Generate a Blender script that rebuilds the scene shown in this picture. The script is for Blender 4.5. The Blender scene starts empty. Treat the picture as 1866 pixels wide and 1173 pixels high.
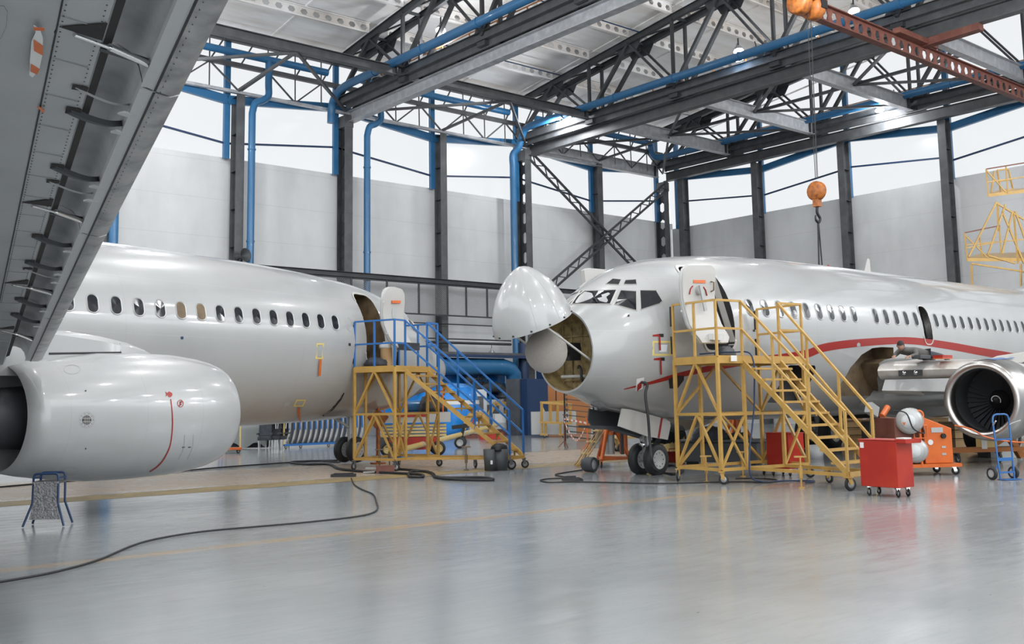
import bpy, math, random
from mathutils import Vector, Matrix
from mathutils.bvhtree import BVHTree
random.seed(7)
S = bpy.context.scene
col = bpy.context.collection
PI = math.pi
V = Vector

# ---------------------------------------------------------------- camera, sky, exposure
CW, CH, CF = 1866., 1173., 1854.
YAW, PIT, ROL, CYP, HC = .699, .1185, -.0163, 586.5-77.08, 1.62
_cy, _sy, _cp, _sp, _cr, _sr = math.cos(YAW), math.sin(YAW), math.cos(PIT), math.sin(PIT), math.cos(ROL), math.sin(ROL)
cF = V((_sy*_cp, _cy*_cp, _sp)); R0 = V((_cy, -_sy, 0)); U0 = R0.cross(cF)
cR = R0*_cr+U0*_sr; cU = -R0*_sr+U0*_cr
cO = V((0, 0, HC))
cam = bpy.data.cameras.new('camera'); camo = bpy.data.objects.new('camera', cam); col.objects.link(camo)
cam.sensor_width = 36; cam.lens = 36*CF/CW; cam.shift_y = -77.08/CW; cam.clip_end = 400
camo.matrix_world = Matrix(((cR.x, cU.x, -cF.x, 0), (cR.y, cU.y, -cF.y, 0), (cR.z, cU.z, -cF.z, HC), (0, 0, 0, 1)))
S.camera = camo
w = bpy.data.worlds.new('sky'); S.world = w; w.use_nodes = True
w.node_tree.nodes['Background'].inputs[0].default_value = (.95, .98, 1., 1)
w.node_tree.nodes['Background'].inputs[1].default_value = 2.2
S.view_settings.view_transform = 'Standard'; S.view_settings.look = 'None'
S.view_settings.exposure = 0.42; S.view_settings.gamma = 1
def area(name, loc, size, power, rot=(0, 0, 0), c=(1, 1, 1)):
    l = bpy.data.lights.new(name, 'AREA'); l.energy = power; l.shape = 'RECTANGLE'; l.size = size[0]; l.size_y = size[1]; l.color = c
    o = bpy.data.objects.new(name, l); o.location = loc; o.rotation_euler = rot; col.objects.link(o); return o

# measuring aids: where the line of sight through a photo pixel meets a plane of the place
def ray(x, y): return cF+cR*((x-CW/2)/CF)-cU*((y-CYP)/CF)
def atz(x, y, z=0):
    d = ray(x, y); return cO+d*((z-HC)/d.z)
def atp(x, y, p, n):
    d = ray(x, y); n = V(n); return cO+d*((V(p)-cO).dot(n)/d.dot(n))
def aty(x, y, Y): return atp(x, y, (0, Y, 0), (0, 1, 0))
def atx(x, y, X): return atp(x, y, (X, 0, 0), (1, 0, 0))

# ---------------------------------------------------------------- materials
M = {}
def mat(name, c, rough=.5, metal=0., coat=0., noise=None, bump=0., emit=0, alpha=None, spec=.5):
    m = bpy.data.materials.new(name); m.use_nodes = True; nt = m.node_tree; b = nt.nodes['Principled BSDF']
    b.inputs['Base Color'].default_value = (*c, 1); b.inputs['Roughness'].default_value = rough; b.inputs['Metallic'].default_value = metal
    b.inputs['Coat Weight'].default_value = coat; b.inputs['Coat Roughness'].default_value = .05; b.inputs['Specular IOR Level'].default_value = spec
    if emit: b.inputs['Emission Color'].default_value = (1, .97, .92, 1); b.inputs['Emission Strength'].default_value = emit
    if noise:
        sc, amt, c2 = noise
        tc = nt.nodes.new('ShaderNodeTexCoord'); n = nt.nodes.new('ShaderNodeTexNoise'); n.inputs['Scale'].default_value = sc; n.inputs['Detail'].default_value = 6
        nt.links.new(tc.outputs['Object'], n.inputs['Vector'])
        r = nt.nodes.new('ShaderNodeMapRange'); r.inputs[1].default_value = .42; r.inputs[2].default_value = .7; r.inputs[4].default_value = amt
        nt.links.new(n.outputs['Fac'], r.inputs[0])
        mx = nt.nodes.new('ShaderNodeMix'); mx.data_type = 'RGBA'; mx.inputs['A'].default_value = (*c, 1); mx.inputs['B'].default_value = (*c2, 1)
        nt.links.new(r.outputs[0], mx.inputs['Factor']); nt.links.new(mx.outputs['Result'], b.inputs['Base Color'])
        if bump:
            bp = nt.nodes.new('ShaderNodeBump'); bp.inputs['Strength'].default_value = bump; bp.inputs['Distance'].default_value = .02
            nt.links.new(n.outputs['Fac'], bp.inputs['Height']); nt.links.new(bp.outputs[0], b.inputs['Normal'])
    M[name] = m; return m
mat('steel_dark', (.03, .033, .037), .5, 0, 0, (1.5, .7, (.055, .06, .065)))
mat('steel_mid', (.07, .074, .079), .5, 0, 0, (2., .7, (.115, .12, .125)))
mat('steel_light', (.38, .39, .41), .45, .2, 0, (3., .7, (.56, .58, .62)))
mat('blue_paint', (.02, .125, .28), .4, 0, .2, (2., .4, (.035, .17, .34)))
mat('blue_rail', (.015, .12, .36), .35, 0, .3)
mat('blue_dark', (.008, .03, .09), .5)
mat('blue_bright', (.01, .2, .62), .3, 0, .5, (1.2, .5, (.02, .3, .75)))
mat('yellow_paint', (.46, .28, .07), .42, 0, .2, (5., .6, (.34, .19, .045)))
mat('yellow_pale', (.62, .47, .18), .4, 0, .2, (4., .5, (.5, .35, .12)))
mat('tape_yellow', (.62, .5, .16), .5)
mat('orange_paint', (.62, .13, .015), .4, 0, .3, (3., .5, (.42, .07, .01)))
mat('orange_rail', (.36, .13, .03), .5)
mat('red_paint', (.34, .014, .006), .4, 0, 0, (1.6, .7, (.5, .045, .014)))
mat('red_mark', (.27, .012, .008), .4)
mat('red_rust', (.13, .04, .028), .6, 0, 0, (3., .8, (.2, .075, .05)))
mat('hoist_orange', (.42, .13, .02), .5, 0, 0, (6., .9, (.12, .035, .012)))
mat('rubber', (.012, .013, .015), .6)
mat('rubber_grey', (.05, .055, .06), .55)
mat('black', (.01, .01, .012), .5)
mat('dark_hole', (.02, .018, .018), .8)
mat('chrome', (.7, .7, .7), .15, 1.)
mat('wheel_grey', (.42, .43, .43), .4, .3)
mat('lip_metal', (.5, .49, .48), .28, 1., 0, (2., .5, (.38, .36, .34)))
mat('wing_grey', (.36, .37, .38), .4, .0, .15, (1.4, .6, (.28, .29, .30)))
mat('wing_metal', (.42, .42, .42), .38, .7, 0, (5., .9, (.2, .21, .22)))
mat('le_metal', (.62, .61, .59), .35, .5, 0, (4., .6, (.45, .4, .34)))
mat('slat_rib', (.48, .49, .5), .5)
mat('cove', (.42, .43, .44), .4, .4, 0, (3., .8, (.22, .23, .24)))
mat('off_white', (.44, .43, .41), .4)
mat('door_inner', (.44, .43, .415), .45)
mat('primer', (.36, .27, .12), .6, 0, 0, (7., .9, (.14, .1, .045)))
mat('brown_inner', (.16, .11, .06), .6, 0, 0, (4., .8, (.06, .045, .03)))
mat('radar_grey', (.36, .33, .3), .5, 0, 0, (80., .5, (.2, .18, .17)))
mat('cloth_dark', (.03, .035, .045), .9, 0, 0, (6., .6, (.07, .08, .09)))
mat('plastic_sheet', (.2, .22, .22), .3)
mat('cardboard', (.4, .26, .13), .8)
mat('skin', (.42, .24, .17), .6); mat('hair', (.012, .01, .01), .7); mat('shirt', (.1, .095, .09), .8); mat('trousers', (.035, .04, .055), .8)
mat('lamp_glow', (1, 1, 1), .5, emit=26)
mat('lamp_shade', (.4, .42, .43), .35, .6)
mat('paper', (.66, .66, .65), .6)
mat('seam', (.25, .26, .27), .6)
mat('tread_plate', (.3, .3, .31), .32, .9, 0, (45., .9, (.1, .1, .1)), .6)
mat('glass_dark', (.012, .014, .018), .12, 0, 0., spec=.35)
mat('white_plastic', (.6, .62, .63), .5)
mat('deck_grey', (.10, .105, .11), .6)

def nodes(name, base_rough=.5):
    m = bpy.data.materials.new(name); m.use_nodes = True; M[name] = m
    nt = m.node_tree; return m, nt, nt.nodes['Principled BSDF']
def nmath(nt, op, a, b=None, c=None):
    n = nt.nodes.new('ShaderNodeMath'); n.operation = op
    for i, v in enumerate((a, b, c)):
        if v is None: continue
        if isinstance(v, (int, float)): n.inputs[i].default_value = v
        else: nt.links.new(v, n.inputs[i])
    return n.outputs[0]
def nmix(nt, f, a, b):
    mx = nt.nodes.new('ShaderNodeMix'); mx.data_type = 'RGBA'
    for k, v in (('Factor', f), ('A', a), ('B', b)):
        if isinstance(v, (int, float)): mx.inputs[k].default_value = v
        elif isinstance(v, tuple): mx.inputs[k].default_value = (*v, 1)
        else: nt.links.new(v, mx.inputs[k])
    return mx.outputs['Result']
def nnoise(nt, vec, scale, detail=5, rough=.55):
    n = nt.nodes.new('ShaderNodeTexNoise'); n.inputs['Scale'].default_value = scale; n.inputs['Detail'].default_value = detail; n.inputs['Roughness'].default_value = rough
    nt.links.new(vec, n.inputs['Vector']); return n.outputs['Fac']
def nmap(nt, v, a, b, c=0., d=1.):
    r = nt.nodes.new('ShaderNodeMapRange'); nt.links.new(v, r.inputs[0])
    for i, x in zip((1, 2, 3, 4), (a, b, c, d)): r.inputs[i].default_value = x
    return r.outputs[0]
def nscale(nt, vec, s):
    n = nt.nodes.new('ShaderNodeMapping'); n.inputs['Scale'].default_value = s; nt.links.new(vec, n.inputs['Vector']); return n.outputs[0]
def nband(nt, v, c, hw, soft):  # 1 inside |v-c|<hw
    d = nmath(nt, 'ABSOLUTE', nmath(nt, 'SUBTRACT', v, c)); return nmap(nt, d, hw, hw+soft, 1., 0.)

# polished hangar floor
m, nt, b = nodes('floor_epoxy')
g = nt.nodes.new('ShaderNodeNewGeometry'); pos = g.outputs['Position']; sx = nt.nodes.new('ShaderNodeSeparateXYZ'); nt.links.new(pos, sx.inputs[0])
X, Y = sx.outputs[0], sx.outputs[1]
n1 = nnoise(nt, pos, .35, 6); n2 = nnoise(nt, nscale(nt, pos, (1.5, 6, 1)), .9, 8, .65); n3 = nnoise(nt, nscale(nt, pos, (1.2, 9, 1)), 1.6, 7, .7)
c = nmix(nt, nmap(nt, n1, .35, .65), (.235, .253, .262), (.305, .322, .327))
c = nmix(nt, nmath(nt, 'MULTIPLY', nmap(nt, n3, .48, .75), .35), c, (.2, .215, .225))
# worn tan zone behind the cable trench
tan = nmath(nt, 'MULTIPLY', nband(nt, Y, 22.3, 1.9, 1.2), nmap(nt, n2, .2, .55))
c = nmix(nt, nmath(nt, 'MULTIPLY', tan, .85), c, (.42, .31, .21))
tan2 = nmath(nt, 'MULTIPLY', nmath(nt, 'MULTIPLY', nband(nt, Y, 12.3, 1.3, .8), nmap(nt, X, 15., 16.5)), nmap(nt, n2, .25, .6))
c = nmix(nt, nmath(nt, 'MULTIPLY', tan2, .6), c, (.30, .23, .16))
ln = nmath(nt, 'MULTIPLY', nband(nt, Y, 11.42, .13, .03), nmap(nt, n3, .42, .6, .25, 1.))
c = nmix(nt, nmath(nt, 'MULTIPLY', ln, .95), c, (.42, .3, .18))
tr = nband(nt, Y, 19.3, .5, .1)
tcol = nmix(nt, nmap(nt, n3, .4, .62), (.12, .09, .05), (.42, .31, .13))
c = nmix(nt, tr, c, tcol)
c = nmix(nt, nband(nt, Y, 18.79, .03, .01), c, (.03, .03, .035))
specks = nmap(nt, nnoise(nt, nscale(nt, pos, (2, 6, 1)), 3.2, 3), .72, .76)
c = nmix(nt, nmath(nt, 'MULTIPLY', specks, .6), c, (.1, .1, .11))
nt.links.new(c, b.inputs['Base Color'])
rg = nmath(nt, 'MAXIMUM', nmap(nt, n2, .3, .75, .09, .24), nmath(nt, 'MULTIPLY', nmath(nt, 'MAXIMUM', tr, tan), .45))
nt.links.new(rg, b.inputs['Roughness']); b.inputs['Specular IOR Level'].default_value = .55
bp = nt.nodes.new('ShaderNodeBump'); bp.inputs['Strength'].default_value = .05; bp.inputs['Distance'].default_value = .02; nt.links.new(n3, bp.inputs['Height']); nt.links.new(bp.outputs[0], b.inputs['Normal'])

# precast wall panels: soft stains and joints
m, nt, b = nodes('wall_panel')
g = nt.nodes.new('ShaderNodeNewGeometry'); pos = g.outputs['Position']; sx = nt.nodes.new('ShaderNodeSeparateXYZ'); nt.links.new(pos, sx.inputs[0])
n1 = nnoise(nt, nscale(nt, pos, (.5, .5, .12)), 1.2, 6); n2 = nnoise(nt, pos, .5, 5)
c = nmix(nt, nmap(nt, n1, .4, .7), (.60, .61, .615), (.52, .53, .535))
c = nmix(nt, nmap(nt, n2, .45, .7, 0, .5), c, (.66, .67, .68))
jz = nmath(nt, 'FRACT', nmath(nt, 'DIVIDE', nmath(nt, 'ADD', sx.outputs[2], .4), 1.8))
c = nmix(nt, nmath(nt, 'MULTIPLY', nband(nt, jz, .5, .006, .004), .35), c, (.4, .4, .4))
nt.links.new(c, b.inputs['Base Color']); b.inputs['Roughness'].default_value = .7

m, nt, b = nodes('roof_panel')
g = nt.nodes.new('ShaderNodeNewGeometry'); pos = g.outputs['Position']; sx = nt.nodes.new('ShaderNodeSeparateXYZ'); nt.links.new(pos, sx.inputs[0])
n1 = nnoise(nt, nscale(nt, pos, (.25, 1., 1.)), .9, 6); n2 = nnoise(nt, pos, .25, 4)
c = nmix(nt, nmap(nt, n1, .42, .7), (.84, .85, .86), (.66, .63, .60))
c = nmix(nt, nmap(nt, sx.outputs[1], 20, 42, .45, 0.), c, (.74, .66, .56))
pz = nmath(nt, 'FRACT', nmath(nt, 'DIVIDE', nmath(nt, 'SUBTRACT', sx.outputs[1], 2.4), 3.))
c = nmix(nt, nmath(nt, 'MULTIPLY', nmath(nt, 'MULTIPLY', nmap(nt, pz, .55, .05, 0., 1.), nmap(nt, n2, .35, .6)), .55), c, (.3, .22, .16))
nt.links.new(c, b.inputs['Base Color']); b.inputs['Roughness'].default_value = .7

# frosted glazing sheets
m, nt, b = nodes('glazing')
nt.nodes.remove(b); out = nt.nodes['Material Output']
t = nt.nodes.new('ShaderNodeBsdfTransparent'); t.inputs[0].default_value = (.57, .57, .57, 1)
gl = nt.nodes.new('ShaderNodeBsdfGlossy'); gl.inputs['Roughness'].default_value = .3
mx = nt.nodes.new('ShaderNodeMixShader'); mx.inputs[0].default_value = .03
nt.links.new(t.outputs[0], mx.inputs[1]); nt.links.new(gl.outputs[0], mx.inputs[2]); nt.links.new(mx.outputs[0], out.inputs[0])
# wire mesh infill
m, nt, b = nodes('wire_mesh')
out = nt.nodes['Material Output']; g = nt.nodes.new('ShaderNodeNewGeometry'); sx = nt.nodes.new('ShaderNodeSeparateXYZ'); nt.links.new(g.outputs['Position'], sx.inputs[0])
hx = nmath(nt, 'ADD', sx.outputs[0], sx.outputs[1])
a = nmath(nt, 'FRACT', nmath(nt, 'MULTIPLY', nmath(nt, 'ADD', hx, sx.outputs[2]), 9.)); a2 = nmath(nt, 'FRACT', nmath(nt, 'MULTIPLY', nmath(nt, 'SUBTRACT', hx, sx.outputs[2]), 9.))
f = nmath(nt, 'MAXIMUM', nmath(nt, 'LESS_THAN', a, .09), nmath(nt, 'LESS_THAN', a2, .09))
b.inputs['Base Color'].default_value = (.3, .3, .3, 1)
t = nt.nodes.new('ShaderNodeBsdfTransparent'); mx = nt.nodes.new('ShaderNodeMixShader'); nt.links.new(f, mx.inputs[0]); nt.links.new(t.outputs[0], mx.inputs[1]); nt.links.new(b.outputs[0], mx.inputs[2]); nt.links.new(mx.outputs[0], out.inputs[0])

# glossy white aircraft skin with lap joints, mottled tan toward the belly (local: x aft, z up)
def skin(name, seams_x=(), seams_z=(), belly_tan=.0):
    m, nt, b = nodes(name)
    tc = nt.nodes.new('ShaderNodeTexCoord'); pos = tc.outputs['Object']; sx = nt.nodes.new('ShaderNodeSeparateXYZ'); nt.links.new(pos, sx.inputs[0])
    n1 = nnoise(nt, nscale(nt, pos, (.7, .7, .35)), .8, 5)
    c = nmix(nt, nmap(nt, n1, .4, .75), (.36, .368, .37), (.32, .327, .328))
    for s in seams_x: c = nmix(nt, nmath(nt, 'MULTIPLY', nband(nt, sx.outputs[0], s, .004, .003), .55), c, (.3, .3, .3))
    for s in seams_z: c = nmix(nt, nmath(nt, 'MULTIPLY', nband(nt, sx.outputs[2], s, .005, .004), .45), c, (.4, .4, .4))
    if belly_tan:
        gn = nnoise(nt, nscale(nt, pos, (1, 1, .3)), 1.2, 6)
        gm = nmath(nt, 'MULTIPLY', nmap(nt, sx.outputs[2], 2.3, 1.2), nmap(nt, gn, .35, .65))
        c = nmix(nt, nmath(nt, 'MULTIPLY', gm, belly_tan), c, (.33, .27, .21))
    nt.links.new(c, b.inputs['Base Color']); b.inputs['Roughness'].default_value = .3
    b.inputs['Coat Weight'].default_value = .8; b.inputs['Coat Roughness'].default_value = .06
    return m
skin('skin_fuselage', (2.9, 7.6, 12.4, 17.2), (4.15, 3.0, 2.1), .55)
skin('skin_white')
skin('skin_nacelle', (13.75, 14.8, 16.0), ())

# ---------------------------------------------------------------- mesh helpers
class MB:
    """collects shapes (in world or thing space) and links them as one mesh object"""
    def __init__(s, org=(0, 0, 0)): s.v = []; s.f = []; s.m = []; s.o = V(org); s.sm = []
    def add(s, vs, fs, mi=0, smooth=False):
        k = len(s.v); s.v += [V(p)-s.o for p in vs]; s.f += [[i+k for i in f] for f in fs]; s.m += [mi]*len(fs); s.sm += [smooth]*len(fs); return s
    def box(s, c, d, mi=0, rz=0, R=None):
        c = V(c); R = R or Matrix.Rotation(rz, 3, 'Z'); h = V(d)/2
        vs = [c+R@V((h.x*i, h.y*j, h.z*k)) for i in (-1, 1) for j in (-1, 1) for k in (-1, 1)]
        return s.add(vs, [(0, 1, 3, 2), (4, 6, 7, 5), (0, 4, 5, 1), (2, 3, 7, 6), (0, 2, 6, 4), (1, 5, 7, 3)], mi)
    def b2(s, a, b, mi=0):
        a, b = V(a), V(b); return s.box((a+b)/2, (abs(b.x-a.x), abs(b.y-a.y), abs(b.z-a.z)), mi)
    def bar(s, a, b, w, h, up=(0, 0, 1), mi=0):
        a, b = V(a), V(b); d = b-a; L = d.length
        if L < 1e-6: return s
        d.normalize(); u = V(up)
        if abs(d.dot(u)) > .98: u = V((1, 0, 0)) if abs(d.x) < .9 else V((0, 1, 0))
        sd = d.cross(u).normalized(); u = sd.cross(d)
        return s.box((a+b)/2, (L, w, h), mi, R=Matrix((d, sd, u)).transposed())
    def ib(s, a, b, h, w, t=.02, up=(0, 0, 1), mi=0):  # I section
        a, b = V(a), V(b); d = (b-a).normalized(); u = V(up)
        if abs(d.dot(u)) > .98: u = V((0, 1, 0))
        sd = d.cross(u).normalized(); u = sd.cross(d)
        s.bar(a, b, t, h-2*t, u, mi); s.bar(a+u*(h/2-t/2), b+u*(h/2-t/2), w, t, u, mi); s.bar(a-u*(h/2-t/2), b-u*(h/2-t/2), w, t, u, mi); return s
    def tube(s, pts, r, n=8, mi=0, closed=False, cap=True):
        pts = [V(p) for p in pts]; k = len(pts); rs = r if isinstance(r, (list, tuple)) else [r]*k
        vs = []; pu = None
        for i, p in enumerate(pts):
            if closed: d = pts[(i+1) % k]-pts[i-1]
            else: d = pts[min(i+1, k-1)]-pts[max(i-1, 0)]
            d = d.normalized() if d.length > 1e-9 else V((0, 0, 1))
            if pu is None: u = V((0, 0, 1)) if abs(d.z) < .9 else V((1, 0, 0)); u = d.cross(u).normalized()
            else: u = (pu-d*pu.dot(d)).normalized()
            pu = u; w_ = d.cross(u)
            vs += [p+(u*math.cos(2*PI*j/n)+w_*math.sin(2*PI*j/n))*rs[i] for j in range(n)]
        fs = []
        for i in range(k if closed else k-1):
            a, b = i*n, ((i+1) % k)*n
            fs += [(a+j, a+(j+1) % n, b+(j+1) % n, b+j) for j in range(n)]
        s.add(vs, fs, mi, True)
        if cap and not closed: s.add(vs[:n], [tuple(range(n))[::-1]], mi); s.add(vs[-n:], [tuple(range(n))], mi)
        return s
    def cyl(s, a, b, r, n=16, mi=0, r2=None): return s.tube([a, b], [r, r if r2 is None else r2], n, mi)
    def lathe(s, c, axis, prof, n=24, mi=0, a0=0, a1=2*PI, sy=1.):  # prof: (distance along axis, radius)
        c = V(c); d = V(axis).normalized(); u = V((0, 0, 1)) if abs(d.z) < .9 else V((1, 0, 0)); sd = d.cross(u).normalized(); u = sd.cross(d)
        full = abs(a1-a0-2*PI) < 1e-6; q = n if full else n+1; vs = []
        for t, r in prof: vs += [c+d*t+(sd*math.cos(a0+(a1-a0)*j/n)*sy+u*math.sin(a0+(a1-a0)*j/n))*r for j in range(q)]
        fs = []
        for i in range(len(prof)-1):
            a, b = i*q, (i+1)*q
            fs += [(a+j, a+(j+1) % q, b+(j+1) % q, b+j) for j in range(n)]
        return s.add(vs, fs, mi, True)
    def poly(s, pts, th, n=None, mi=0):  # flat outline given thickness along -n
        pts = [V(p) for p in pts]; k = len(pts)
        if n is None: n = (pts[1]-pts[0]).cross(pts[2]-pts[1]).normalized()
        n = V(n)*th; return s.add(pts+[p-n for p in pts], [tuple(range(k)), tuple(range(2*k-1, k-1, -1))]+[(i, i+k, (i+1) % k+k, (i+1) % k) for i in range(k)], mi)
    def castell(s, a, b, h, w, pitch, hole=.34, t=.02, up=(0, 0, 1), mi=0, flange=True):
        a, b = V(a), V(b); L = (b-a).length; d = (b-a)/L; u = V(up); sd = d.cross(u).normalized(); u = sd.cross(d)
        k = max(1, int(L/pitch)); p = L/k; H = h/2; hw = p*.3; qw = p*.16; hh = h*hole
        for i in range(k):
            c = a+d*(p*(i+.5)); 
            o = [(-p/2, -H), (p/2, -H), (p/2, 0), (p/2, H), (-p/2, H), (-p/2, 0)]; q = [(-qw, -hh), (qw, -hh), (hw, 0), (qw, hh), (-qw, hh), (-hw, 0)]
            vs = [c+d*x+u*z+sd*(t/2) for x, z in o+q]+[c+d*x+u*z-sd*(t/2) for x, z in o+q]
            fs = []
            for j in range(6): fs += [(j, (j+1) % 6, 6+(j+1) % 6, 6+j), (12+j, 18+j, 18+(j+1) % 6, 12+(j+1) % 6), (6+j, 6+(j+1) % 6, 18+(j+1) % 6, 18+j)]
            s.add(vs, fs, mi)
        if flange:
            for z in (-H, H): s.bar(a+u*z, b+u*z, w, t*1.3, u, mi)
        return s
    def build(s, name, mats, parent=None, bevel=0):
        me = bpy.data.meshes.new(name); me.from_pydata([tuple(p) for p in s.v], [], s.f)
        for m_ in (mats if isinstance(mats, (list, tuple)) else [mats]): me.materials.append(M[m_])
        me.polygons.foreach_set('material_index', s.m); me.polygons.foreach_set('use_smooth', s.sm); me.update()
        o = bpy.data.objects.new(name, me); col.objects.link(o)
        if parent is not None: o.parent = parent
        elif s.o.length: o.location = s.o
        if bevel:
            md = o.modifiers.new('bevel', 'BEVEL'); md.width = bevel; md.segments = 2; md.limit_method = 'ANGLE'
        return o
def thing(name, label, cat, loc=(0, 0, 0), rz=0, group=None):
    o = bpy.data.objects.new(name, None); o.empty_display_size = .2; col.objects.link(o); o.location = loc; o.rotation_euler = (0, 0, rz)
    o['label'] = label; o['category'] = cat
    if group: o['group'] = group
    return o
def tag(o, label, cat, group=None, kind=None):
    o['label'] = label; o['category'] = cat
    if group: o['group'] = group
    if kind: o['kind'] = kind
    return o
def struct(o): o['kind'] = 'structure'; return o
def dup(root, loc, rz=None, label=None, group=None):
    r = root.copy(); col.objects.link(r); r.location = loc
    if rz is not None: r.rotation_euler = (0, 0, rz)
    if label: r['label'] = label
    if group: r['group'] = group
    for ch in list(root.children):
        c = ch.copy(); col.objects.link(c); c.parent = r
        for g_ in list(ch.children):
            d = g_.copy(); col.objects.link(d); d.parent = c
    return r
def bez(pts, n=8):  # smooth curve through points
    pts = [V(p) for p in pts]; out = []
    for i in range(len(pts)-1):
        p0, p1, p2, p3 = pts[max(i-1, 0)], pts[i], pts[i+1], pts[min(i+2, len(pts)-1)]
        for j in range(n):
            t = j/n; out.append(.5*((2*p1)+(p2-p0)*t+(2*p0-5*p1+4*p2-p3)*t*t+(3*p1-p0-3*p2+p3)*t**3))
    return out+[pts[-1]]
ORD = ['first', 'second', 'third', 'fourth', 'fifth', 'sixth', 'seventh', 'eighth', 'ninth', 'tenth', 'eleventh', 'twelfth', 'thirteenth', 'fourteenth', 'fifteenth', 'sixteenth', 'seventeenth', 'eighteenth', 'nineteenth', 'twentieth']
# ---------------------------------------------------------------- the hall
YB, XR = 45.1, 52.0     # inner faces of back wall and right wall
ZW = 13.35
struct(MB().box((21, 12, -.1), (70, 70, .2)).build('floor', 'floor_epoxy'))
struct(MB().box((20.2, YB+.15, ZW/2), (64, .3, ZW)).build('wall_back', 'wall_panel'))
struct(MB().box((XR+.15, 15.2, ZW/2-.2), (.3, 59.5, ZW-.4)).build('wall_right', 'wall_panel'))
def ztop(y): return 19.15+.125*(min(44.4, max(30., 44.4))-max(y, 30.))+(.02*(30-y) if y < 30 else 0)
def zroof(y): return ztop(y)+.75
# roof deck in two slopes
mb = MB()
for y0, y1 in ((45.6, 30.), (30., -15.)):
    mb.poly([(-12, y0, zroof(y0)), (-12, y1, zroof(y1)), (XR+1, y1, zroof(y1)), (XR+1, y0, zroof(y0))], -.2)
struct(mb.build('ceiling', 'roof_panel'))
# deck ribs
for i, y in enumerate(range(0)): pass
mb = MB()
for xx in [14.4-4+4*k for k in range(12)]:
    for y0, y1 in ((45.4, 30.), (30., 0.)): mb.bar((xx, y0, zroof(y0)-.03), (xx, y1, zroof(y1)-.03), .12, .06)
struct(mb.build('trim_1', 'roof_panel'))

# glazing over the walls: panes between blue posts, with bars that rise and fall from post to post
BP = [8.4, 14.4, 20.5, 26.35, 32.4, 38.5, 44.5, 50.6]     # posts along the back wall
RP = [43.4, 37.4, 31.4, 25.4, 19.4, 13.4, 7.4]            # posts along the right wall
BPW = [(aty(x, 260, YB-.25).x) for x in (412, 611, 787, 940, 1075)]
BPB = [BPW[0]-12, BPW[0]-6]+BPW+[BPW[-1]+6.1]
RPW = [atx(x, 350, XR-.25).y for x in (1234, 1389, 1549, 1736)]; RPR = RPW+[RPW[-1]-6*k for k in (1, 2, 3, 4)]
nw = 0
for i in range(len(BPB)-1):
    nw += 1; zt = zroof(44.4)-.05
    struct(MB().box(((BPB[i]+BPB[i+1])/2, YB+.1, (ZW+zt)/2), (abs(BPB[i+1]-BPB[i])-.02, .02, zt-ZW)).build('window_%d' % nw, 'glazing'))
nw += 1; struct(MB().box(((BPB[-1]+XR)/2, YB+.1, (ZW+zt)/2), (XR-BPB[-1], .02, zt-ZW)).build('window_%d' % nw, 'glazing'))
ys = [YB+.1]+RPR
for i in range(len(ys)-1):
    nw += 1; a, b_ = ys[i], ys[i+1]; zs = [zroof(a)-.05, zroof(b_)-.05]; z0 = ZW-.4
    struct(MB().poly([(XR+.1, a, z0), (XR+.1, b_, z0), (XR+.1, b_, zs[1]), (XR+.1, a, zs[0])], .02).build('window_%d' % nw, 'glazing'))
for i, x in enumerate(BPB):
    tag(MB((x, YB-.25, ZW-.1)).box((x, YB-.25, (ZW+19.3)/2), (.28, .2, 19.3-ZW+.2)).build('glazing_post', 'blue_paint'),
        'blue steel glazing post above the back wall, %s from the left' % ORD[i], 'post')
for i, y in enumerate(RPR):
    zt = ztop(y)+.3
    tag(MB((XR-.25, y, ZW-.5)).box((XR-.25, y, (ZW-.5+zt)/2), (.2, .28, zt-ZW+.5)).build('glazing_post', 'blue_paint'),
        'blue steel glazing post above the right wall, %s from the hall corner' % ORD[i], 'post')
lo, hi = (14.0, 14.7), (16.1, 16.75)
def zig(i, pr): return pr[i % 2]
for i in range(len(BPB)-1):   # photo: low at posts 412, 787, 1075 and high between them
    a, b_ = BPB[i], BPB[i+1]; za, zb = zig(i, lo), zig(i+1, lo)
    tag(MB((a, YB-.2, za)).bar((a, YB-.2, za), (b_, YB-.2, zb), .08, .09).build('glazing_bar', 'blue_dark'), 'thin dark sloping glazing bar on the back wall, %s span from the left' % ORD[i], 'bar')
    za, zb = zig(i, hi), zig(i+1, hi)
    tag(MB((a, YB-.3, za)).bar((a, YB-.3, za), (b_, YB-.3, zb), .2, .42).build('fascia_beam', 'blue_paint'), 'blue fascia beam under the back wall eave, %s span from the left' % ORD[i], 'beam')
rl = {0: 14.15}
rb = [(1262, 362, 1366, 360), (1395, 355, 1527, 310), (1555, 303, 1712, 290), (1745, 284, 1866, 246)]
for i in range(len(RPR)-1):
    if i < 3:
        x0, y0, x1, y1 = rb[i]; za, zb = atx(x0, y0, XR-.2).z, atx(x1, y1, XR-.2).z
    else: za, zb = (13.85, 14.6) if i % 2 else (14.6, 13.85)
    a, b_ = RPR[i], RPR[i+1]
    tag(MB((XR-.2, a, za)).bar((XR-.2, a, za), (XR-.2, b_, zb), .08, .09).build('glazing_bar', 'blue_dark'), 'thin dark sloping glazing bar on the right wall, %s span from the corner' % ORD[i], 'bar')
    za, zb = (15.6, 16.3) if i % 2 else (16.3, 15.6)
    tag(MB((XR-.3, a, za)).bar((XR-.3, a, za), (XR-.3, b_, zb), .2, .4).build('fascia_beam', 'blue_paint'), 'blue fascia beam under the right wall eave, %s span from the corner' % ORD[i], 'beam')

# the rest of the hall, behind and left of the camera: walls with the same glazing band, open door leaf at the left
struct(MB().box((34, -14.15, 6.6), (36, .3, 13.2)).build('wall_front', 'wall_panel'))
struct(MB().box((-12.15, 15.5, 6.6), (.3, 59.5, 13.2)).build('wall_left', 'wall_panel'))
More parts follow.
